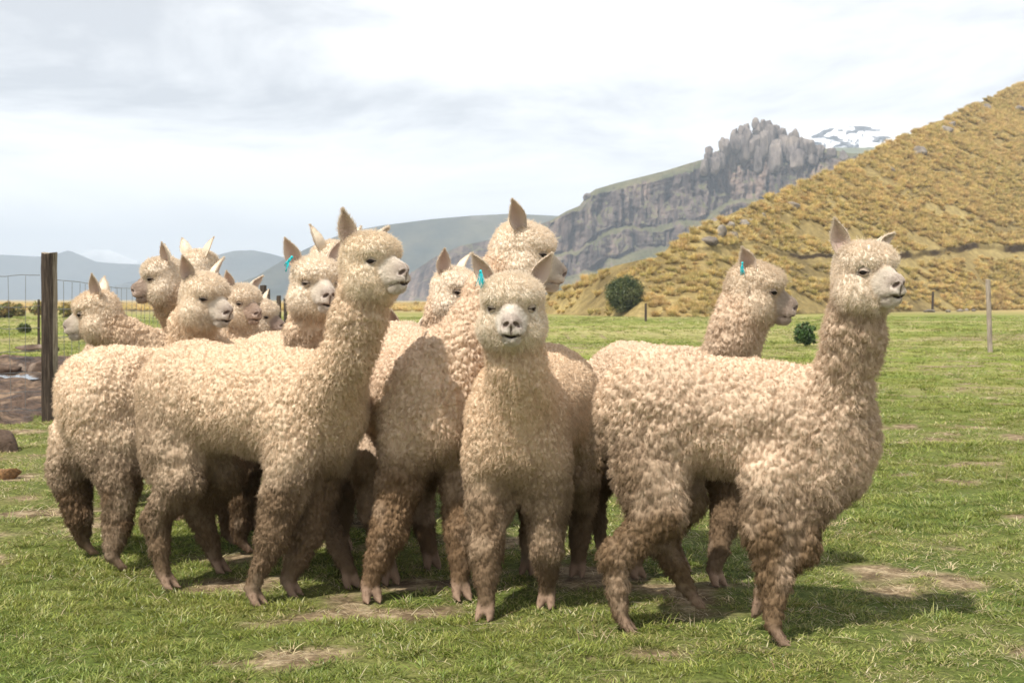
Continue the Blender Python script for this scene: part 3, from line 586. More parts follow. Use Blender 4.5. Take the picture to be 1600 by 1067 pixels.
def wires(a, b, heights, sag, r_, stay=None, drop=0, seed=0, zb=0.02):
    rg_ = np.random.default_rng(seed); t = np.linspace(0, 1, 26)[:, None]; base = a + (b - a) * t
    for h_ in heights:
        p = base.copy(); p[:, 2] = h_ - sag * 4 * t[:, 0] * (1 - t[:, 0]) * (.4 + h_ / 2) + rg_.normal(0, .006, 26)
        mb = MB(); mb.tube(p - O_, r_, 4, cap=False); link("wire", mb.mesh("wire", [M_wire.m]), fr)
    if stay:
        L_ = np.linalg.norm((b - a)[:2]); n = int(L_ / stay)
        for k in range(1, n):
            tt = k / n; p = a + (b - a) * tt; lean = rg_.normal(0, .02) + .09 * math.sin(math.pi * tt)
            s2 = sag * 4 * tt * (1 - tt); pts = [np.array([p[0] + lean * (h_ / 1.4 - .5), p[1], max(h_ - s2 * (.4 + h_ / 2), zb)]) for h_ in heights]
            mb = MB(); mb.tube(np.array(pts) - O_, r_ * .8, 4, cap=False); link("stay_wire", mb.mesh("stay_wire", [M_wire.m]), fr)
H8 = [.12, .30, .50, .72, .96, 1.18, 1.50]
wires(pL + [0, 0, 0], np.array([pA[0] - .08, pA[1], 0]), H8, .015, .0032, .15, seed=1)
wires(np.array([pA[0] + .08, pA[1], 0]), pB, [.2, .5, .85, 1.15, 1.45], .10, .0036, .35, seed=2)
link("post", post_mesh("post", .075, 1.7, 77, 10, .95, (0, 0), [M_wd]), fr, tuple(pL - O_ + [-.05, 0, 0]))
# single posts on the right
M_wg = wood_mat("sun_greyed_wood", (.20, .16, .13), (.34, .28, .23), (.48, .42, .36))
def lone(px_, yb, yt, r_, lab, lean, seed, mt=None, onhill=False):
    b = hill_pt(px_, yb) if onhill else G(px_, yb); b[2] = b[2] if onhill else 0; h_ = (yb - yt) * b[1] / F
    o = link("fence_post", post_mesh("fence_post", r_, h_, seed, 9, .9, lean, [mt or M_wg]), None, tuple(b)); tag(o, lab, "post", "lone posts across the paddock"); return b, h_
lone(1548, 549, 437, .062, "tall grey leaning wooden post in the green paddock at the right", (-.055, 0), 3)
lone(1457, 487, 456, .13, "short brown post by the stones under the straw hill", (.01, 0), 4, M_wd)
lone(1569, 482, 451, .14, "dark post at the far paddock edge, right of the tall grey post", (-.02, 0), 5, M_wd)
lone(1009, 503, 474, .07, "thin brown post just right of the round green bush", (0, 0), 6, M_wd)
lone(676, 482, 460, .22, "very distant thin dark post on the plain between the alpacas", (0, 0), 7, M_wd)
# bushes
M_leaf = blade_mat("bush_leaves", .25)
def bush(name, c_, rx, rz, n, lf, cols, seed, label, cat="bush"):
    r = np.random.default_rng(seed); root = empty(name, tuple(c_)); tag(root, label, cat); O2 = np.array(c_)
    _k = np.arange(70) + .5; _ph = np.arccos(1 - 2 * _k / 70); _th = 2.39996 * np.arange(70) * 1.0; cl = np.stack([np.cos(_th) * np.sin(_ph), np.sin(_th) * np.sin(_ph), np.cos(_ph)], 1) * (r.uniform(.66, .86, (70, 1)) if name == 'round_bush' else r.uniform(.25, 1.15, (70, 1))) ; k = r.integers(0, 70, n)
    p = cl[k] + r.normal(0, .12, (n, 3)); nn = np.linalg.norm(p, axis=1); p *= np.where(nn > 1.25, 1.25 / nn, 1)[:, None]; p[:, 2] = np.maximum(p[:, 2], -.93)
    p = p * np.array([rx, rx, rz]) + np.array([0, 0, rz * .95]); a = r.normal(0, 1, (n, 3)); a /= np.linalg.norm(a, axis=1)[:, None]; b = np.cross(a, r.normal(0, 1, (n, 3))); b /= np.linalg.norm(b, axis=1)[:, None]
    l_ = lf * r.uniform(.7, 1.3, (n, 1)); V = np.stack([p - a * l_, p + b * l_ * .45, p + a * l_, p - b * l_ * .45], 1).reshape(-1, 3); f = np.arange(4 * n).reshape(-1, 4)
    cc = np.array([cols[i] for i in r.integers(0, len(cols), 70)])[k] * r.uniform(.75, 1.25, (n, 1)); lo_ = link("foliage", mesh_np("foliage", V, f, [M_leaf], np.repeat(np.clip(cc, 0, 1), 4, 0), smooth=False), root)
    lo_['kind'] = 'stuff'
    mb = MB()
    for i in range(9):
        q = cl[i] * np.array([rx, rx, rz]) * .8 + np.array([0, 0, rz]); mb.tube(np.array([[0, 0, -.1], q * .5 * np.array([.7, .7, .9]), q]), [rx * .06, rx * .04, rx * .015], 6)
    link("stem", mb.mesh("stem", [M_wd]), root)
BG = [(.085, .115, .026), (.115, .14, .036), (.16, .175, .06), (.055, .08, .020)]
q = hill_pt(977, 486); s_ = q[1] / F; q[2] -= .1; bush("round_bush", q, 31 * s_, 29 * s_, 15000, .065, BG, 4, "rounded dark green bush alone on the lower straw slope")
q = G(1258, 538); s_ = q[1] / F; bush("small_bush", (q[0], q[1], 0), 15 * s_, 16 * s_, 1400, .06, [(.07, .13, .03), (.05, .09, .02)], 5, "small leafy green shrub in the paddock behind the nearest alpaca's neck")
for k, (px_, py_, a, b, lb) in enumerate([(38, 520, 8, 7, "small round dark shrub beyond the mud, left of the thick post"), (8, 496, 18, 11, "straw coloured tussock shrub at the left edge beyond the fence"), (28, 494, 9, 9, "narrow golden shrub beside the left-edge tussock shrub"),
                                          (62, 492, 13, 10, "golden tussock shrub just left of the thick post"), (110, 496, 14, 12, "yellow green tussock shrub just right of the thick post")]):
    q = G(px_, py_); q[2] = 0; s_ = q[1] / F; bush("shrub", q, a * s_, b * s_, 900, .05 * s_ * 70, BG if k == 0 else [(.36, .26, .08), (.42, .32, .11), (.20, .2, .05)], 20 + k, lb)
# trampled clods and dung by the lower left
mb2 = MT("dry_dung_straw", .95, .1); mb2.color(mb2.ramp(mb2.noise(mb2.pos(), 40, 5, .7), [(.3, (.10, .055, .03)), (.6, (.30, .17, .08))])); mb2.bump(mb2.noise(mb2.pos(), 60, 4, .7), .8, .02)
g_ = G(14, 745); rock((g_[0], g_[1], .02), .10, .09, .05, 90, mb2.m, "rusty brown clod of dry dung on the grass at the left edge")
# ------------------------------------------------------------------ alpacas: a signed-distance body, one continuous surface
def unit(v): v = np.asarray(v, float); return v / np.linalg.norm(v)
def rotz(a): c, s = math.cos(a), math.sin(a); return np.array([[c, -s, 0], [s, c, 0], [0, 0, 1.0]])
def roty(a): c, s = math.cos(a), math.sin(a); return np.array([[c, 0, s], [0, 1, 0], [-s, 0, c]])
def rotx(a): c, s = math.cos(a), math.sin(a); return np.array([[1, 0, 0], [0, c, -s], [0, s, c]])

def d_rc(P, a, b, ra, rb):
    ba = b - a; L2 = float(ba @ ba); q = P - a
    h = np.clip((q @ ba) / L2, 0, 1)
    return np.sqrt(np.maximum(((q - h[..., None] * ba) ** 2).sum(-1), 1e-12)) - (ra + (rb - ra) * h)
def d_el(P, c, M, r):
    q = (P - c) @ M                       # M columns = axes
    k0 = np.sqrt(((q / r) ** 2).sum(-1)) + 1e-9; k1 = np.sqrt(((q / (r * r)) ** 2).sum(-1)) + 1e-9
    return k0 * (k0 - 1.0) / k1
def smin(a, b, k):
    h = np.maximum(k - np.abs(a - b), 0.0) / k
    return np.minimum(a, b) - h * h * k * 0.25
def pd(P, p):
    return d_rc(P, *p['g']) if p['t'] == 'rc' else d_el(P, *p['g'])
def pbox(p):
    g = p['g']
    if p['t'] == 'rc':
        lo = np.minimum(g[0] - g[2], g[1] - g[3]); hi = np.maximum(g[0] + g[2], g[1] + g[3])
    else:
        ext = np.sqrt(((g[1] * g[2]) ** 2).sum(1)); lo, hi = g[0] - ext, g[0] + ext
    return lo, hi

def field(prims, lo, hi, h):
    n = np.ceil((hi - lo) / h).astype(int) + 1
    ax = [lo[i] + h * np.arange(n[i]) for i in range(3)]
    vol = np.full(n, 0.3, np.float32)
    for p in prims:
        a, b = pbox(p); m = p['k'] + 3 * h
        i0 = np.maximum(np.floor((a - m - lo) / h).astype(int), 0); i1 = np.minimum(np.ceil((b + m - lo) / h).astype(int) + 1, n)
        if np.any(i1 <= i0): continue
        g = np.stack(np.meshgrid(*[ax[j][i0[j]:i1[j]] for j in range(3)], indexing='ij'), -1)
        d = pd(g, p); s = (slice(i0[0], i1[0]), slice(i0[1], i1[1]), slice(i0[2], i1[2]))
        if p.get('sub'): vol[s] = -smin(-vol[s], d, p['k'])
        else: vol[s] = smin(vol[s], d, p['k'])
    return vol

def nets(vol, lo, h):
    ins = vol < 0
    nx, ny, nz = [x - 1 for x in vol.shape]
    cnt = np.zeros((nx, ny, nz), np.int8)
    cs = [(a, b, c) for a in (0, 1) for b in (0, 1) for c in (0, 1)]
    for a, b, c in cs: cnt += ins[a:a + nx, b:b + ny, c:c + nz]
    act = (cnt > 0) & (cnt < 8); I = np.argwhere(act); idx = np.full(act.shape, -1, np.int64); idx[act] = np.arange(len(I))
    acc = np.zeros((len(I), 3)); num = np.zeros(len(I))
    for a in cs:
        for ax_ in range(3):
            if a[ax_] == 0:
                b = list(a); b[ax_] = 1
                va = vol[I[:, 0] + a[0], I[:, 1] + a[1], I[:, 2] + a[2]]; vb = vol[I[:, 0] + b[0], I[:, 1] + b[1], I[:, 2] + b[2]]
                m = (va < 0) != (vb < 0); t = np.where(m, va / np.where(m, va - vb, 1), 0)
                q = np.tile(np.array(a, float), (len(I), 1)); q[:, ax_] += t
                acc += q * m[:, None]; num += m
    V = lo + h * (I + acc / num[:, None])
    quads = []
    for ax_ in range(3):
        u, w_ = (ax_ + 1) % 3, (ax_ + 2) % 3
        s0 = [slice(None)] * 3; s1 = [slice(None)] * 3; s0[ax_] = slice(0, -1); s1[ax_] = slice(1, None)
        A, B = ins[tuple(s0)], ins[tuple(s1)]; E = np.argwhere(A != B)
        ok = (E[:, u] > 0) & (E[:, w_] > 0) & (E[:, u] < act.shape[u]) & (E[:, w_] < act.shape[w_]); E = E[ok]
        fl = A[E[:, 0], E[:, 1], E[:, 2]]
        c = []
        for du, dw in ((-1, -1), (0, -1), (0, 0), (-1, 0)):
            q = E.copy(); q[:, u] += du; q[:, w_] += dw; c.append(idx[q[:, 0], q[:, 1], q[:, 2]])
        c = np.stack(c, 1); c = np.where(fl[:, None], c, c[:, ::-1]); quads.append(c)
    Q = np.concatenate(quads); Q = Q[(Q >= 0).all(1)]
    return V, Q
def split(V, Q):
    E = np.stack([Q, np.roll(Q, -1, 1)], -1).reshape(-1, 2); Es = np.sort(E, 1); key = Es[:, 0] * len(V) + Es[:, 1]
    u, inv = np.unique(key, return_inverse=True); a, b = u // len(V), u % len(V)
    mid = (V[a] + V[b]) / 2; cen = V[Q].mean(1); n0 = len(V); n1 = n0 + len(mid)
    m = inv.reshape(-1, 4) + n0; c = np.arange(len(Q)) + n1; mp = np.roll(m, 1, 1)
    F_ = np.concatenate([np.stack([Q[:, i], m[:, i], c, mp[:, i]], 1) for i in range(4)])
    return np.concatenate([V, mid, cen]), F_
def laplace(V, Q, it=1, lam=0.5):
    for _ in range(it):
        acc = np.zeros_like(V); n = np.zeros(len(V))
        for i in range(4):
            for j in (1, 3):
                np.add.at(acc, Q[:, i], V[Q[:, (i + j) % 4]]); np.add.at(n, Q[:, i], 1)
        V = V + lam * (acc / np.maximum(n, 1)[:, None] - V)
    return V
def vnormals(V, Q):
    a = np.cross(V[Q[:, 2]] - V[Q[:, 0]], V[Q[:, 3]] - V[Q[:, 1]]); nn = np.zeros_like(V)
    for i in range(4):
        for k in range(3): nn[:, k] += np.bincount(Q[:, i], a[:, k], len(V))
    return nn / (np.linalg.norm(nn, axis=1)[:, None] + 1e-12)

def eval_pts(P, prims):
    d = np.full(len(P), 0.3)
    for p in prims:
        q = pd(P, p); d = -smin(-d, q, p['k']) if p.get('sub') else smin(d, q, p['k'])
    return d

WOOL = dict(body=0, head=1, leg=2, shin=3, bare=4, nose=5, nail=6, tail=0)
#            fleece length, lump depth, bareness
PROP = np.array([[.0158, .0112, 0.0], [.0140, .0050, 0.0], [.0140, .0080, 0.0], [.012, .004, .10], [.0, .0, 1.0], [.0, .0, 1.0], [.0, .0, 1.0]])

M_body = MT("wool", 0.95, 0.05)
_c = M_body.attr(); _n = M_body.noise(M_body.coord("Object"), 260, 3, .6)
M_body.color(M_body.mix(0.35, _c, M_body.ramp(_n, [(.3, .55), (.7, 1.0)]), 'MULTIPLY'))
M_body.bump(_n, .5, .004)
M_hair = bpy.data.materials.new("fleece_fibre"); M_hair.use_nodes = True
_t = M_hair.node_tree; _t.nodes.clear(); _o = _t.nodes.new("ShaderNodeOutputMaterial"); _a = _t.nodes.new("ShaderNodeAttribute"); _a.attribute_name = "Col"
_d = _t.nodes.new("ShaderNodeBsdfDiffuse"); _tr = _t.nodes.new("ShaderNodeBsdfTranslucent"); _mx = _t.nodes.new("ShaderNodeMixShader"); _mx.inputs[0].default_value = 0.3
for _q in (_d, _tr): _t.links.new(_a.outputs["Color"], _q.inputs["Color"])
_t.links.new(_d.outputs[0], _mx.inputs[1]); _t.links.new(_tr.outputs[0], _mx.inputs[2]); _t.links.new(_mx.outputs[0], _o.inputs[0])
M_ear = MT("ear_skin", 0.85, 0.1); M_ear.color(M_ear.attr()); M_ear.bump(M_ear.noise(M_ear.coord(), 180, 3), .4, .003)
M_eye = MT("eye_glossy", 0.12, 0.25); M_eye.color((0.012, 0.008, 0.006))
M_lid = MT("eyelid_skin", 0.6, 0.3); M_lid.color(M_lid.attr()); M_lid.bump(M_lid.noise(M_lid.coord(), 300, 3), .5, .002)
M_yarn = MT("turquoise_yarn", 0.8, 0.2); M_yarn.color((0.03, 0.52, 0.58))

EXC = []
def alpaca(spec):
    s = spec.get('s', 1.0); hd = R(spec['h']); Rb = rotz(hd)
    C = np.array([spec['c'][0], spec['c'][1], 0.0])
    seed = spec['seed']; q = spec['q']            # q: 2 near, 1 middle, 0 far
    prims = []
    tilt = spec.get('tilt', 0.0)
    def tw(p):
        p = np.array(p, float)
        if p[2] > .7: p[2] -= tilt * p[0]
        return C + s * (Rb @ p)
    def rc(a, b, ra, rb, k, lab, **kw): prims.append(dict(t='rc', g=(np.asarray(a, float), np.asarray(b, float), ra, rb), k=k, lab=lab, **kw))
    def el(c, M, r, k, lab, **kw): prims.append(dict(t='el', g=(np.asarray(c, float), M, np.asarray(r, float)), k=k, lab=lab, **kw))
    bz = spec.get('lift', 0.0)
    bw = spec.get('fat', 1.0)
    # trunk
    el(tw((-.33, 0, .83 + bz)), Rb, s * np.array((.26, .235 * bw, .255)), .10, 'body')
    el(tw((-.02, 0, .825 + bz)), Rb, s * np.array((.42, .25 * bw, .245)), .10, 'body')
    el(tw((.29, 0, .78 + bz)), Rb, s * np.array((.26, .225 * bw, .27)), .10, 'body')
    for sd_ in (1, -1):
        el(tw((-.37, sd_ * .115, .64)), Rb, s * np.array((.155, .11, .22)), .07, 'body')
        el(tw((.30, sd_ * .115, .64)), Rb, s * np.array((.125, .10, .18)), .06, 'body')
    if spec.get('tail', True):
        rc(tw((-.55, 0, .84 + bz)), tw((-.60, 0, .62 + bz)), s * .05, s * .045, .06, 'body')
    # head frame
    yaw, pit = spec['look']; roll = spec.get('roll', 0)
    Rh = rotz(R(yaw)) @ roty(-R(pit)) @ rotx(R(roll))
    hs = s * spec.get('hs', 1.0)
    H = np.asarray(spec['head'], float)
    def hw(p): return H + hs * (Rh @ np.asarray(p, float))
    # neck: from the chest to the back of the skull
    nb = tw((.36, 0, .86 + bz)); nt_ = hw((-.035, 0, -.11)); chord = nt_ - nb
    ctrl = nb + 0.45 * chord + spec.get('nbow', 0.05) * s * (Rb @ np.array([1, 0, 0])) - np.array([0, 0, .03])
    if 'nmid' in spec: ctrl = np.asarray(spec['nmid'], float)
    T = np.linspace(0, 1, 6); pts = [(1 - t) ** 2 * nb + 2 * t * (1 - t) * ctrl + t * t * nt_ for t in T]
    rr = s * np.interp(T, [0, .25, .6, 1], [.165, .124, .108, .106]) * spec.get('nr', 1.0)
    for i in range(5): rc(pts[i], pts[i + 1], rr[i], rr[i + 1], .07 if i == 0 else .045, 'body')
    rc(tw((.34, 0, .72 + bz)), pts[1], s * .175, s * .118, .08, 'body')
    # legs
    F0 = {'FL': (.31, .115, 0), 'FR': (.31, -.115, 0), 'HL': (-.40, .12, 0), 'HR': (-.40, -.12, 0)}
    lg = spec.get('feet', {}); jt = spec.get('joints', {}); feet = []
    for k_, f0 in F0.items():
        sd_ = 1 if k_[1] == 'L' else -1; f0w = tw(f0)
        fw = np.asarray(lg.get(k_, f0w), float); D = fw - f0w
        lw = spec.get('lw', 1.0) * s
        if k_[0] == 'F':
            J = [tw((.31, sd_ * .12, .62)), tw((.295, sd_ * .12, .45)) + D * .2, tw((.32, sd_ * .118, .27)) + D * .55, tw((.31, sd_ * .115, .075)) + D]
            rad = [.108, .096, .070, .038]
        else:
            J = [tw((-.34, sd_ * .12, .62)), tw((-.29, sd_ * .135, .48)) + D * .2, tw((-.455, sd_ * .12, .30)) + D * .6, tw((-.405, sd_ * .12, .075)) + D]
            rad = [.125, .102, .066, .038]
        if k_ in jt:
            for i, p in jt[k_].items(): J[i] = np.asarray(p, float)
        rc(J[0], J[1], lw * rad[0], lw * rad[1], .06, 'leg'); rc(J[1], J[2], lw * rad[1], lw * rad[2], .035, 'leg')
        mid_ = J[2] * .45 + J[3] * .55
        rc(J[2], mid_, lw * rad[2], lw * rad[3] * 1.25, .03, 'leg'); rc(mid_, J[3], lw * rad[3] * 1.25, lw * .034, .02, 'shin')
        fd = Rb @ np.array([1, 0, 0]); fd = np.asarray(spec.get('toe', {}).get(k_, fd), float); fd = unit(fd)
        la = unit(np.cross(fd, J[3] - J[2])) if abs(fd[2]) > .3 else np.cross([0, 0, 1], fd)
        dn = np.cross(fd, la) * -1 if abs(fd[2]) > .3 else np.array([0, 0, -1.0])
        if dn[2] > 0 and abs(fd[2]) <= .3: dn = -dn
        for t_ in (1, -1):
            a_ = J[3] + la * t_ * s * .012 - dn * s * .0; b_ = fw + fd * s * .038 + la * t_ * s * .024 - dn * s * .020
            if 'toe' in spec and k_ in spec['toe']: b_ = J[3] + fd * s * .085 + la * t_ * s * .018
            rc(a_, b_, s * .025, s * .017, .006, 'bare')
            rc(b_ + fd * s * .008 + dn * s * .002, b_ + fd * s * .030 + dn * s * .010, s * .013, s * .007, .004, 'nail')
        feet.append(fw)
    # head
    Mh = Rh
    el(hw((-.012, 0, .005)), Mh, hs * np.array((.114, .106, .106)), .04, 'head')
    el(hw((.020, 0, .045)), Mh, hs * np.array((.108, .112, .068)) * np.array([1, 1, spec.get('bonnet', 1.0)]), .03, 'head')
    for sd_ in (1, -1):
        el(hw((.014, sd_ * .052, -.078)), Mh, hs * np.array((.076, .078, .078)), .04, 'head')
    el(hw((.035, 0, -.105)), Mh, hs * np.array((.080, .062, .058)), .04, 'head')
    rc(hw((.045, 0, -.036)), hw((.151, 0, -.070)), hs * .063, hs * .037, .030, 'bare')
    rc(hw((.070, 0, .008)), hw((.163, 0, -.040)), hs * .032, hs * .024, .022, 'bare')
    el(hw((.174, 0, -.050)), Mh, hs * np.array((.024, .028, .022)), .014, 'nose')
    for sd_ in (1, -1):
        el(hw((.160, sd_ * .018, -.083)), Mh, hs * np.array((.030, .024, .024)), .014, 'bare')
    el(hw((.141, 0, -.112)), Mh, hs * np.array((.038, .029, .022)), .012, 'bare')
    eyes = []
    for sd_ in (1, -1): el(hw((.078, sd_ * .066, .036)), Mh @ rotz(R(40 * sd_)), hs * np.array((.026, .046, .022)), .02, 'head')
    for sd_ in (1, -1):
        o_ = hw((.045, sd_ * .02, -.004)); dr = unit(Rh @ np.array([.50, sd_ * .86, .0])); tt = np.linspace(.02, .17, 60) * hs
        dd = eval_pts(o_ + tt[:, None] * dr, prims); ti = tt[np.argmax(dd > 0)] if (dd > 0).any() else .1 * hs
        eyes.append((o_ + dr * (ti - .0112 * hs), dr))
    for e_, dr in eyes: el(e_ + dr * .015 * hs, Mh, hs * np.array((.019, .019, .010)), .008, 'bare', sub=1)
    if q > 0:
        for sd_ in (1, -1):
            Mn = Mh @ rotz(R(40 * sd_)) @ rotx(R(-sd_ * 32))
            el(hw((.189, sd_ * .0205, -.056)), Mn, hs * np.array((.014, .0155, .0062)), .005, 'nose', sub=1)
        for sd_ in (1, -1): el(hw((.166, sd_ * .013, -.1010)), Mh @ roty(R(-10)) @ rotx(R(sd_ * 13)), hs * np.array((.036, .019, .0026)), .005, 'nose', sub=1)
        el(hw((.193, 0, -.080)), Mh, hs * np.array((.010, .0016, .018)), .005, 'nose', sub=1)
    # surfaces
    allb = [pbox(p) for p in prims if not p.get('sub')]
    lo = np.min([b[0] for b in allb], 0) - .05; hi = np.max([b[1] for b in allb], 0) + .05
    h = {2: .0115, 1: .015, 0: .022}[q]
    V, Q = nets(field(prims, lo, hi, h), lo, h)
    hc = hw((.05, 0, -.02)); rad_h = .185 * hs
    Q = Q[np.linalg.norm(V[Q].mean(1) - hc, axis=1) > rad_h - .008]
    if q == 2: V, Q = split(V, Q)
    V = laplace(V, Q, 1, .5)
    h2 = {2: .0040, 1: .0055, 0: .009}[q]; lo2, hi2 = hc - rad_h - .02, hc + rad_h + .02
    V2, Q2 = nets(field(prims, lo2, hi2, h2), lo2, h2)
    Q2 = Q2[np.linalg.norm(V2[Q2].mean(1) - hc, axis=1) < rad_h]
    Q = np.concatenate([Q, Q2 + len(V)]); V = np.concatenate([V, V2])
    used = np.unique(Q); rem = np.full(len(V), -1); rem[used] = np.arange(len(used)); V = V[used]; Q = rem[Q]
    Nn = vnormals(V, Q)
    # what each vertex is
    ws = np.zeros((len(V), 3)); wt = np.zeros(len(V)); labw = np.zeros((len(V), 7)); carve = np.full(len(V), .3); eyec = np.full(len(V), .3)
    for p in prims:
        d = pd(V, p)
        if p.get('sub'):
            if p['lab'] == 'nose': carve = np.minimum(carve, np.abs(d))
            continue
        wg = np.exp(-np.clip(d, -.02, .2) / .007); li = WOOL[p['lab']]; labw[:, li] += wg; wt += wg
    labw /= wt[:, None]; prop = labw @ PROP
    for e_, dr in eyes: eyec = np.minimum(eyec, np.linalg.norm(V - (e_ + dr * .006 * hs), axis=1) / hs)
    bare = np.clip(prop[:, 2], 0, 1); bare = np.maximum(bare, sstep(.026, .017, eyec))
    flen = prop[:, 0] * (1 - sstep(.55, .98, prop[:, 2])) * sstep(.0205, .030, eyec)
    lump = prop[:, 1] * spec.get('lump', 1.0); lowb = (V[:, 2] / s < .3); flen = np.where(lowb & (labw[:, 6] < .3), np.maximum(flen, .0075), flen)
    # locks
    cell = spec.get('cell', .030)
    wv = np.stack([fbm(V * 9 + 31 * i + seed, 2, 5 + i) for i in range(3)], 1) - .5
    cs = np.array([cell, cell, cell * 1.65]); Pw = (V + wv * .035 + np.array([seed * 3.1, 0, 0])) / cs
    f1, f2, fp = worley(Pw, seed)
    b1, b2w, _ = worley((V + wv * .12) / np.array([.10, .10, .17]), seed + 40); part = sstep(0, .16, b2w - b1)
    s1, s2, _ = worley((V + wv * .03) / (cs * .55), seed + 60); fine_ = sstep(0, .5, s2 - s1)
    fpos = fp * cs - wv * .035 - np.array([seed * 3.1, 0, 0])
    crev = sstep(0, .42, f2 - f1); big = fbm(V * 6.5 + seed, 3, 9) - .5
    zz = V[:, 2] / s
    selm = sstep(.40, .60, fbm(V * 5 + seed * 5, 3, 19)); disp = lump * ((crev * 1.05 - .75 - .45 * f1) * (1 - .45 * selm) + (fine_ - .6) * .45 + (part - 1) * .75) + big * .045 * np.clip(lump / .012, 0, 1)
    legw = labw[:, 2]; disp += legw * (fbm(V * 22 + seed, 2, 3) - .5) * .02
    V = V + Nn * disp[:, None]; Nn = vnormals(V, Q)
    # colours
    tone = np.asarray(spec.get('tone', (.60, .475, .335))) * np.array((1.09, 1.06, 1.09)); face = np.asarray(spec.get('face', (.76, .67, .55))) * 1.06
    hw_ = np.clip(labw[:, 1] + labw[:, 4] + labw[:, 5], 0, 1)[:, None]
    c = tone * (1 - hw_) + (tone * .30 + face * .70) * hw_
    mot = fbm(V * 3.2 + seed * 2, 4, 21); c = c * (0.90 + .22 * mot)[:, None]
    dirt = np.clip(sstep(.72, .36, zz) * spec.get('dirt', .85) + .55 * sstep(.85, .40, zz) * spec.get('dirt', .85) * (mot - .3) * 2, 0, 1)
    loc_ = (V - C) @ Rb / s
    dirt = np.maximum(dirt, spec.get('rear', .45) * sstep(-.05, -.45, loc_[:, 0]) * sstep(1.0, .6, zz))
    dirt = np.maximum(dirt, spec.get('dust', 0.0) * sstep(.35, .6, fbm(V * 2.0 + 7 + seed, 3, 2)) * (1 - hw_[:, 0]))
    streak = fbm(V * np.array([14, 14, 7]) + seed, 4, 33, .6); blot = sstep(.36, .62, fbm(V * 7 + seed * 3, 3, 35)); dirt = np.clip(dirt * (.58 + .55 * streak + .42 * blot), 0, .97)
    dcol = np.asarray(spec.get('dcol', (.150, .100, .060)))
    c = c * (1 - dirt)[:, None] + dcol * dirt[:, None]
    muddy = sstep(.25, .08, zz)[:, None] * .35; c = c * (1 - muddy) + np.array((.085, .055, .032)) * muddy
    skin = np.asarray(spec.get('skin', (.80, .73, .64))); sk = np.tile(skin, (len(V), 1))
    low = zz < .3; sk[low] = np.array((.27, .185, .13)) * (.75 + .5 * streak[low])[:, None]
    nz_ = labw[:, 5][:, None]; sk = sk * (1 - nz_ * .8) + np.array((.40, .31, .27)) * nz_ * .7
    mz_ = labw[:, 6][:, None]; sk = sk * (1 - mz_) + np.array((.25, .17, .12)) * mz_
    lowface = sstep(.10, .16, ((V - H) @ Rh / hs)[:, 0])[:, None] * .12 * (~low)[:, None]; sk = sk * (1 - lowface) + np.array((.42, .32, .27)) * lowface
    b2 = sstep(.45, .95, bare)[:, None]; c = c * (1 - b2) + sk * b2
    if q > 0:
        dk = sstep(.0050 * hs, .0010 * hs, carve)[:, None] * .85; c = c * (1 - dk) + np.array((.075, .045, .038)) * dk
        dk2 = sstep(.016 * hs, .004 * hs, carve)[:, None] * .35 * b2; c = c * (1 - dk2) + np.array((.34, .26, .22)) * dk2
    ey = sstep(.026, .016, eyec)[:, None] * .45; c = c * (1 - ey) + np.array((.30, .23, .18)) * ey
    c = np.clip(c, .005, .9)
    # objects
    org = Vector((C[0], C[1], 0.0)); root = empty("alpaca", org)
    tag(root, spec['label'], 'alpaca', 'alpacas crowded together in the paddock')
    O = np.array(org)
    me = mesh_np("alpaca_body", V - O, Q, [M_body.m], c); body = link("body", me, root)
    # ears
    earsrc = []
    for ei, sd_ in enumerate((1, -1)):
        ax_, fc = spec.get('ears', {}).get(sd_, ((-.10, sd_ * .42, 1), (.75, sd_ * .65, 0)))
        rt = np.array((-.030, sd_ * .074, .072))
        a = unit(ax_); f_ = np.asarray(fc, float); f_ = unit(f_ - a * (a @ f_)); side = np.cross(f_, a)
        nu_, nv_ = 9, 12; Ls = .136 * spec.get('el', 1.0); Wd = .0345; vs = []; cc = []
        for shell in (0, 1):
            for j in range(nv_):
                t = j / (nv_ - 1); wdt = Wd * (max(1 - t ** 2.4, 0) ** .58) * (.60 + .48 * math.sin(math.pi * min(t * 1.05, 1))) + .0012
                for i in range(nu_):
                    u = -1 + 2 * i / (nu_ - 1)
                    dep = wdt * 1.0 * (1 - u * u) * (1 - .25 * t) + (.007 if shell else 0) * (1 - t * .5)
                    p_ = rt + a * Ls * t + side * (u * wdt * (1.06 if shell else 1)) - f_ * dep + f_ * (.012 * t * t) + f_ * .012
                    vs.append(hw(p_)); k3 = 1 - abs(u) ** 2 * .6
                    cc.append(np.array((.50, .38, .33)) * k3 + np.array((.76, .66, .56)) * (1 - k3) if shell == 0 else np.array((.64, .54, .42)))
        vs = np.array(vs); cc = np.array(cc); fq = []
        for shell in (0, 1):
            b0 = shell * nu_ * nv_
            for j in range(nv_ - 1):
                for i in range(nu_ - 1):
                    k4 = [b0 + j * nu_ + i, b0 + j * nu_ + i + 1, b0 + (j + 1) * nu_ + i + 1, b0 + (j + 1) * nu_ + i]
                    fq.append(k4 if shell == 0 else k4[::-1])
        b0 = nu_ * nv_; ring = [(j * nu_, (j + 1) * nu_) for j in range(nv_ - 1)] + [((j + 1) * nu_ + nu_ - 1, j * nu_ + nu_ - 1) for j in range(nv_ - 1)] + \
            [((nv_ - 1) * nu_ + i, (nv_ - 1) * nu_ + i + 1) for i in range(nu_ - 1)]
        for x, y in ring: fq.append([y, x, b0 + x, b0 + y])
        fq = np.array(fq)
        ear = link("ear", mesh_np("ear", vs - O, fq, [M_ear.m], cc), root)
        nrm = vnormals(vs, fq); earsrc.append((vs, fq, nrm, b0, unit(Rh @ a)))
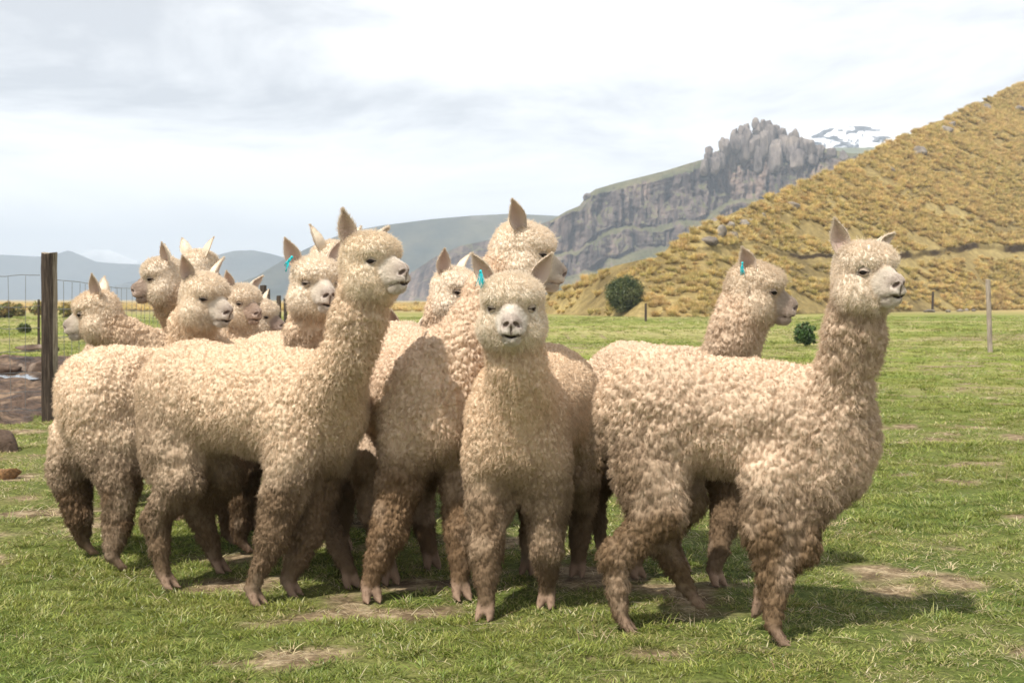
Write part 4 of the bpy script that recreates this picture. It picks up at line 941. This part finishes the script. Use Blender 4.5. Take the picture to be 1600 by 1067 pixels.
        if spec.get('tassel') == sd_:
            mb = MB(); p0 = vs[int(nv_ * .35) * nu_ + (0 if sd_ > 0 else nu_ - 1)]
            tp = spec.get('tassel_at'); p0 = np.asarray(tp, float) if tp is not None else p0
            rr_ = np.random.default_rng(seed)
            big_ = spec.get('tassel_size', 1.0)
            mb.add(ICO[2][0] * .009 * big_ + p0, f3=ICO[2][1])
            sw = np.asarray(spec.get('tassel_dir', (0, 0, -1)), float)
            for k in range(12):
                dv = unit(sw + rr_.normal(0, .22, 3)); ln = rr_.uniform(.04, .07) * big_; tt = np.linspace(0, 1, 5)
                mb.tube(p0 + tt[:, None] * dv * ln + np.array([0, 0, -1]) * (tt[:, None] ** 2) * ln * .5 + rr_.normal(0, .0015, (5, 3)), .0020 * big_, 5)
            tas = link("ear_tassel", mb.mesh("ear_tassel", [M_yarn.m]), root)
            vv = np.empty(len(tas.data.vertices) * 3, np.float32); tas.data.vertices.foreach_get("co", vv); vv = vv.reshape(-1, 3) - O
            tas.data.vertices.foreach_set("co", vv.astype(np.float32).ravel()); tas.data.update()
    # eyes
    iv, if_ = ICO[3 if q == 2 else 2]
    for e_, dr in eyes:
        r_ = .0185 * hs
        eo = link("eye", mesh_np("eye", iv * r_ + e_ - O, if_, [M_eye.m]), root)
        up = unit(Rh[:, 2] - dr * (Rh[:, 2] @ dr)); sdv = np.cross(up, dr); mb = MB(); Bz = np.linspace(-R(85), R(85), 17)
        for sg, op, far_ in ((1, spec.get('lid', 22), 70), (-1, 27, -66)):         # upper and lower lid round an almond opening
            vs = []; rim = []
            for a_ in np.linspace(0, 1, 6):
                for b_ in Bz:
                    edge = sg * op * max(math.cos(b_ * 1.45), -.1) - 5; el_ = R(edge + (far_ - edge) * a_)
                    dv = math.cos(b_) * (math.cos(el_) * dr + math.sin(el_) * up) + math.sin(b_) * sdv
                    vs.append(e_ + dv * r_ * (1.07 + .02 * math.sin(a_ * 3)))
                    if a_ == 0: rim.append(e_ + dv * r_ * 1.08)
            fq = [[i * 17 + j, i * 17 + j + 1, (i + 1) * 17 + j + 1, (i + 1) * 17 + j] for i in range(5) for j in range(16)]
            if sg < 0: fq = [q_[::-1] for q_ in fq]
            mb.add(np.array(vs) - O, fq, c=tuple(np.asarray(spec.get('lidc', (.42, .34, .27)))))
            mb.tube(np.array(rim) - O, r_ * (.11 if sg > 0 else .06), 5, c=(.05, .035, .03) if sg > 0 else (.16, .11, .09))
        link("eyelid", mb.mesh("eyelid", [M_lid.m]), eo)
    # fleece fibres -------------------------------------------------------------
    nh = int(spec.get('hairs', {2: 95000, 1: 45000, 0: 15000}[q]) * HAIR)
    T3 = np.concatenate([Q[:, [0, 1, 2]], Q[:, [0, 2, 3]]]); fl3 = flen[T3].mean(1)
    ar = np.linalg.norm(np.cross(V[T3[:, 1]] - V[T3[:, 0]], V[T3[:, 2]] - V[T3[:, 0]]), axis=1) * (fl3 > .002)
    hn = labw[:, 1][T3].mean(1); ar = ar * (1 + 1.6 * hn)
    rg = np.random.default_rng(seed + 100); ti = rg.choice(len(T3), nh, p=ar / ar.sum())
    u_, v_ = rg.random(nh), rg.random(nh); fl_ = u_ + v_ > 1; u_[fl_], v_[fl_] = 1 - u_[fl_], 1 - v_[fl_]; w0 = 1 - u_ - v_
    t3 = T3[ti]
    def ip(A): return (A[t3[:, 0]].T * w0 + A[t3[:, 1]].T * u_ + A[t3[:, 2]].T * v_).T
    P0, Nr, Lh, Ch, HD, LG = ip(V), ip(Nn), ip(flen), ip(c), ip(labw[:, 1]), ip(labw[:, 2] + labw[:, 3])
    wvh = ip(wv); Pq = (P0 + wvh * .035 + np.array([seed * 3.1, 0, 0])) / cs; g1, g2, gp = worley(Pq, seed)
    FP = gp * cs - wvh * .035 - np.array([seed * 3.1, 0, 0])
    down = np.array([0, 0, -1.0]); back = Rb @ np.array([-1.0, 0, 0])
    bodyw = 1 - HD
    Dv = Nr * (.85 + .25 * HD)[:, None] + down * (.38 * bodyw + .25 * LG - .12 * HD)[:, None] + back * (.10 * bodyw)[:, None] + rg.normal(0, .22, (nh, 3))
    Dv /= np.linalg.norm(Dv, axis=1)[:, None]
    Lh = Lh * rg.uniform(.6, 1.15, nh) * spec.get('fl', 1.0); stray = rg.random(nh) < .04; Lh[stray] *= 1.6; topk = ((P0 - H) @ Rh)[:, 2] / hs; Lh = Lh * (1 + .55 * HD * sstep(.03, .08, topk))
    cv = FP - P0; cv -= Nr * (cv * Nr).sum(1)[:, None]; cl = np.where(stray, 0, .55 * (1 - .65 * HD)); cv *= cl[:, None]
    cvn = np.linalg.norm(cv, axis=1); cv *= (np.minimum(cvn, .02) / (cvn + 1e-9))[:, None]
    sdv = np.cross(Nr, Dv); sdv /= np.linalg.norm(sdv, axis=1)[:, None] + 1e-9
    ph = _h(np.floor(gp[:, 0] * 7).astype(int), np.floor(gp[:, 1] * 7).astype(int), np.floor(gp[:, 2] * 7).astype(int), 5) * 6.28
    K = 5; t = np.linspace(0, 1, K)[None, :, None]
    amp = (.0030 + .0 * Lh)[:, None, None]
    pts = P0[:, None] - Nr[:, None] * .002 + Dv[:, None] * Lh[:, None, None] * t + cv[:, None] * t ** 1.2 + down * (t ** 2) * (Lh * .35 * (1 - .6 * HD))[:, None, None] \
        + sdv[:, None] * np.sin(ph[:, None, None] + t * 8.5) * amp * t
    radr = {2: .00075, 1: .0012, 0: .0019}[q]
    rad = np.broadcast_to(np.linspace(1, .45, K)[None, :] * radr, (nh, K)) * rg.uniform(.7, 1.2, (nh, 1))
    lock = _h(np.floor(gp[:, 0] * 5).astype(int), np.floor(gp[:, 1] * 5).astype(int), np.floor(gp[:, 2] * 5).astype(int), 9)
    Ch = Ch * (rg.uniform(.86, 1.12, nh) * (.90 + .2 * lock))[:, None]
    AP, AR, AC = [pts], [rad], [Ch]
    for vs, fq, nrm, b0, adir in earsrc:                                  # short hair on the backs and rims of the ears
        ne = int({2: 1500, 1: 800, 0: 350}[q]); sel = fq[(fq.min(1) >= b0) | (fq.max(1) - fq.min(1) > 60)]
        k_ = rg.integers(0, len(sel), ne); wq = rg.dirichlet((1, 1, 1, 1), ne)
        p0 = (vs[sel[k_]] * wq[..., None]).sum(1); n0 = (nrm[sel[k_]] * wq[..., None]).sum(1)
        d0 = n0 * .45 + adir * .85 + rg.normal(0, .25, (ne, 3)); d0 /= np.linalg.norm(d0, axis=1)[:, None]
        l0 = rg.uniform(.007, .016, ne) * spec.get('earfluff', 1.0)
        AP.append(p0[:, None] + d0[:, None] * l0[:, None, None] * t + down * t ** 2 * .003)
        AR.append(np.broadcast_to(np.linspace(1, .4, K)[None, :] * radr * .9, (ne, K))); AC.append(np.tile((.70, .60, .48), (ne, 1)) * rg.uniform(.85, 1.1, (ne, 1)))
    # fine short down on the bare face
    nf = int({2: 13000, 1: 5000, 0: 0}[q] * HAIR)
    if nf:
        fm = (labw[:, 4] > .22) & (zz > .5) & (carve > .006) & (eyec > .019); fi = np.where(fm)[0]
        if len(fi):
            k_ = rg.choice(fi, nf); hx = unit(Rh @ np.array([-1, 0, 0])); p0 = V[k_] + rg.normal(0, .002, (nf, 3)); n0 = Nn[k_]
            d0 = n0 * .45 + hx * .8 + rg.normal(0, .18, (nf, 3)); d0 /= np.linalg.norm(d0, axis=1)[:, None]
            AP.append(p0[:, None] + d0[:, None] * rg.uniform(.005, .011, nf)[:, None, None] * t)
            AR.append(np.broadcast_to(np.linspace(1, .4, K)[None, :] * radr * .7, (nf, K))); AC.append(c[k_] * rg.uniform(.9, 1.12, (nf, 1)))
    AP = np.concatenate(AP) - O; AR = np.concatenate(AR); AC = np.concatenate(AC)
    hc_ = bpy.data.hair_curves.new("fleece"); hc_.add_curves([K] * len(AP))
    hc_.attributes["position"].data.foreach_set("vector", AP.astype(np.float32).ravel())
    ra_ = hc_.attributes.get("radius") or hc_.attributes.new("radius", 'FLOAT', 'POINT'); ra_.data.foreach_set("value", AR.astype(np.float32).ravel())
    ca = hc_.attributes.new("Col", 'FLOAT_COLOR', 'CURVE'); c4 = np.ones((len(AC), 4), np.float32); c4[:, :3] = np.clip(AC, 0, .92); ca.data.foreach_set("color", c4.ravel())
    hc_.materials.append(M_hair); fo = link("fleece", hc_, root)
    return root

HAIR = 1.0
SPECS = [
 dict(label="shaggy cream alpaca standing nearest on the right, far foreleg lifted, head turned to the camera", seed=1, q=2, c=(.88, 4.90), h=-12, s=.93, lift=.03, tilt=.12,
      head=W(1350, 426, 4.60), look=(-62, 2), nmid=W(1325, 590, 4.68), cell=.026, fl=1.0, lump=1.0, nr=1.0, tone=(.62, .49, .35), dcol=(.155, .10, .055), dirt=.85, rear=.7, dust=.25,
      feet={'HR': G(970, 988), 'FR': G(1207, 1008), 'HL': W(1078, 950, 5.0), 'FL': W(1180, 935, 4.80)},
      joints={'FL': {0: W(1240, 740, 4.78), 1: W(1246, 800, 4.76), 2: W(1256, 855, 4.74), 3: W(1190, 925, 4.80)}, 'FR': {0: W(1200, 740, 4.74), 1: W(1196, 830, 4.72), 2: W(1212, 905, 4.68)}}, toe={'FL': (-.25, .0, -1)},
      ears={1: ((-.15, .85, .75), (.8, .3, -.3)), -1: ((-.10, -.22, 1), (.75, -.65, 0))}),
 dict(label="cream alpaca behind the nearest one, head in profile, turquoise tag in its folded ear", seed=2, q=2, c=(.74, 5.95), h=-58, s=.97, nr=1.12, el=.8,
      head=W(1178, 452, 5.45), look=(-6, -8), nmid=W(1142, 560, 5.55), tone=(.57, .45, .32), cell=.018, hairs=60000, skin=(.62, .53, .45), face=(.6, .5, .38),
      feet={'FL': G(1115, 915), 'FR': G(990, 903), 'HL': G(1060, 893)}, tassel=-1, tassel_at=W(1160, 411, 5.30), tassel_size=.55,
      ears={1: ((-.25, .5, .8), (.8, .3, .2)), -1: ((-.45, -.10, .75), (.2, -1, 0))}),
 dict(label="pale alpaca facing straight at the camera in the middle, turquoise tassel in one ear", seed=3, q=2, c=(.095, 5.40), h=-104, s=.96, lift=.015, fat=.96,
      head=W(800, 478, 4.78), hs=1.05, look=(-91, -3), nmid=W(818, 620, 4.85), tone=(.60, .465, .315), face=(.78, .70, .58), skin=(.80, .74, .66), cell=.016, lump=.8, fl=.9, dirt=.65, rear=.3, lid=13,
      feet={'FR': G(760, 968), 'FL': G(855, 950)}, tassel=-1, tassel_at=W(751, 424, 4.70), tassel_dir=(.1, 0, -1), tassel_size=.62,
      ears={1: ((-.05, .50, 1), (.85, .5, 0)), -1: ((-.05, -.50, 1), (.85, -.5, 0))}),
 dict(label="big cream alpaca sideways at the front left, upright neck and raised pale muzzle", seed=4, q=2, c=(-1.12, 5.50), h=-25, s=.97, lift=.02,
      head=W(577, 410, 5.02), look=(-36, 4), nmid=W(545, 590, 5.05), cell=.0185, tone=(.60, .475, .33), face=(.74, .64, .50),
      feet={'FR': G(393, 946), 'FL': G(450, 932), 'HR': G(257, 920), 'HL': G(338, 895)}, rear=.65, dirt=.9, earfluff=1.4,
      ears={1: ((-.35, .85, .75), (.6, .3, -.3)), -1: ((-.05, -.20, 1), (.75, -.65, 0))}),
 dict(label="brownish cream alpaca right behind the one facing the camera, looking right", seed=5, q=2, c=(-.44, 5.72), h=-68, s=1.06,
      head=W(815, 392, 5.45), look=(8, -12), nmid=W(735, 520, 5.35), cell=.0185, tone=(.60, .47, .335), dirt=.75, dcol=(.16, .10, .055),
      feet={'FR': G(578, 940), 'FL': G(718, 936), 'HL': G(672, 888), 'HR': G(607, 912)},
      ears={1: ((-.2, .35, 1), (.5, .8, 0)), -1: ((-.55, -.35, .8), (.2, -1, .1))}),
 dict(label="cream alpaca at the left edge of the herd, rump towards the fence post, looking right", seed=6, q=2, c=(-1.65, 6.22), h=30, s=.95,
      head=W(318, 463, 6.15), look=(-32, -8), nmid=W(272, 535, 6.3), cell=.018, tone=(.66, .53, .375), dcol=(.12, .075, .042), rear=.15, dirt=.8,
      tail=False, lw=1.05,
      feet={'HL': G(132, 868), 'HR': G(177, 892)}, joints={'HR': {0: W(192, 690, 5.98), 1: W(188, 745, 5.95), 2: W(184, 820, 5.91)}, 'HL': {0: W(118, 680, 6.22), 1: W(110, 740, 6.22), 2: W(122, 808, 6.20)}}),
 dict(label="alpaca nearest the fence post, long neck stretched left in profile", seed=7, q=2, c=(-1.52, 7.25), h=178, s=.97,
      head=W(152, 487, 6.95), look=(184, -10), nmid=W(215, 535, 7.05), cell=.0185, tone=(.54, .415, .28), dirt=.8, hairs=50000, face=(.68, .57, .44),
      ears={1: ((-.15, .25, 1), (.45, .9, 0)), -1: ((-.2, -.45, 1), (.6, -.7, 0))}),
 dict(label="tall alpaca looking left over the backs of the left-hand group, pricked ears", seed=8, q=1, c=(-2.10, 7.95), h=35, s=1.0,
      head=W(256, 433, 7.6), look=(192, -8), nmid=W(262, 500, 7.9), cell=.0185, tone=(.56, .44, .31), skin=(.50, .40, .33)),
 dict(label="alpaca seen from behind its head, green tag between upright ears, at the back left", seed=9, q=1, c=(-2.35, 9.0), h=25, s=.98,
      head=W(311, 418, 8.4), look=(60, -5), cell=.0185, tone=(.62, .50, .36)),
 dict(label="young alpaca with spread ears peering right behind the left-hand group", seed=10, q=1, c=(-1.62, 8.05), h=-80, s=.88,
      head=W(378, 472, 7.55), look=(-42, -6), cell=.0185, tone=(.62, .50, .36), skin=(.50, .38, .30), lift=-.02,
      ears={1: ((-.05, .75, .9), (.8, .3, -.1)), -1: ((-.05, -.3, 1), (.85, -.5, 0))}),
 dict(label="farthest small alpaca face peeping out low beside the dark fence stakes", seed=11, q=1, c=(-1.80, 9.1), h=-15, s=.86,
      head=W(408, 493, 8.5), look=(-14, -6), cell=.0185, tone=(.54, .42, .30), skin=(.42, .33, .28), lift=-.03),
 dict(label="sleepy alpaca with a long turquoise tassel, muzzle pressed against the big front neck", seed=12, q=2, c=(-1.10, 6.55), h=-60, s=1.0,
      head=W(492, 440, 5.95), look=(-60, -3), nmid=W(478, 560, 6.1), cell=.018, tone=(.59, .465, .325), hairs=60000, lid=10,
      tassel=-1, tassel_at=W(456, 402, 5.85), tassel_dir=(-.6, 0, -.6), tassel_size=.75, feet={'FR': G(545, 918)},
      ears={1: ((-.05, .42, 1), (.85, .5, 0)), -1: ((-.05, -.45, 1), (.85, -.5, 0))}),
 dict(label="alpaca mostly hidden behind the raised front head, only its ear tips and crown in view", seed=13, q=1, c=(-.80, 7.35), h=-100, s=1.0,
      head=W(522, 412, 6.7), look=(120, 0), cell=.0185, tone=(.64, .53, .39)),
 dict(label="alpaca with pink-lined upright ears looking right, behind the middle of the herd", seed=14, q=2, c=(-.32, 7.15), h=-70, s=.97,
      head=W(708, 452, 6.55), look=(-30, -10), nmid=W(688, 540, 6.6), cell=.0185, tone=(.62, .49, .35), hairs=50000,
      ears={1: ((-.05, .5, 1), (.7, .7, 0)), -1: ((-.02, -.15, 1), (.7, -.75, 0))}),
 dict(label="alpaca with lowered head, one pointed ear showing above the backs in the middle", seed=15, q=1, c=(-.72, 7.75), h=-75, s=.92,
      head=W(637, 535, 7.1), look=(-70, -20), cell=.018, tone=(.66, .53, .38), lift=.02,
      ears={1: ((.0, .42, 1), (.85, .5, 0)), -1: ((.0, -.25, 1), (.85, -.5, 0))}),
]
if 'ONLY' in globals(): SPECS = [s_ for s_ in SPECS if s_['seed'] in ONLY]
for s_ in SPECS: alpaca(s_)
# ------------------------------------------------------------------ the air
hv = bpy.data.materials.new("air"); hv.use_nodes = True; t_ = hv.node_tree; t_.nodes.clear(); o_ = t_.nodes.new("ShaderNodeOutputMaterial"); pv = t_.nodes.new("ShaderNodeVolumePrincipled")
pv.inputs["Color"].default_value = (.74, .86, 1.0, 1); pv.inputs["Density"].default_value = 0.00034; pv.inputs["Anisotropy"].default_value = 0.0
t_.links.new(pv.outputs[0], o_.inputs["Volume"])
x0, x1, y0, y1, z0, z1 = -4300, 4300, -200, 5900, -60, 305
v = np.array([[x, y, z] for x in (x0, x1) for y in (y0, y1) for z in (z0, z1)], float)
hz_ = link("haze", mesh_np("haze", v, np.array([[0, 1, 3, 2], [4, 6, 7, 5], [0, 4, 5, 1], [2, 3, 7, 6], [0, 2, 6, 4], [1, 5, 7, 3]]), [hv], smooth=False)); tag(hz_, kind='stuff')
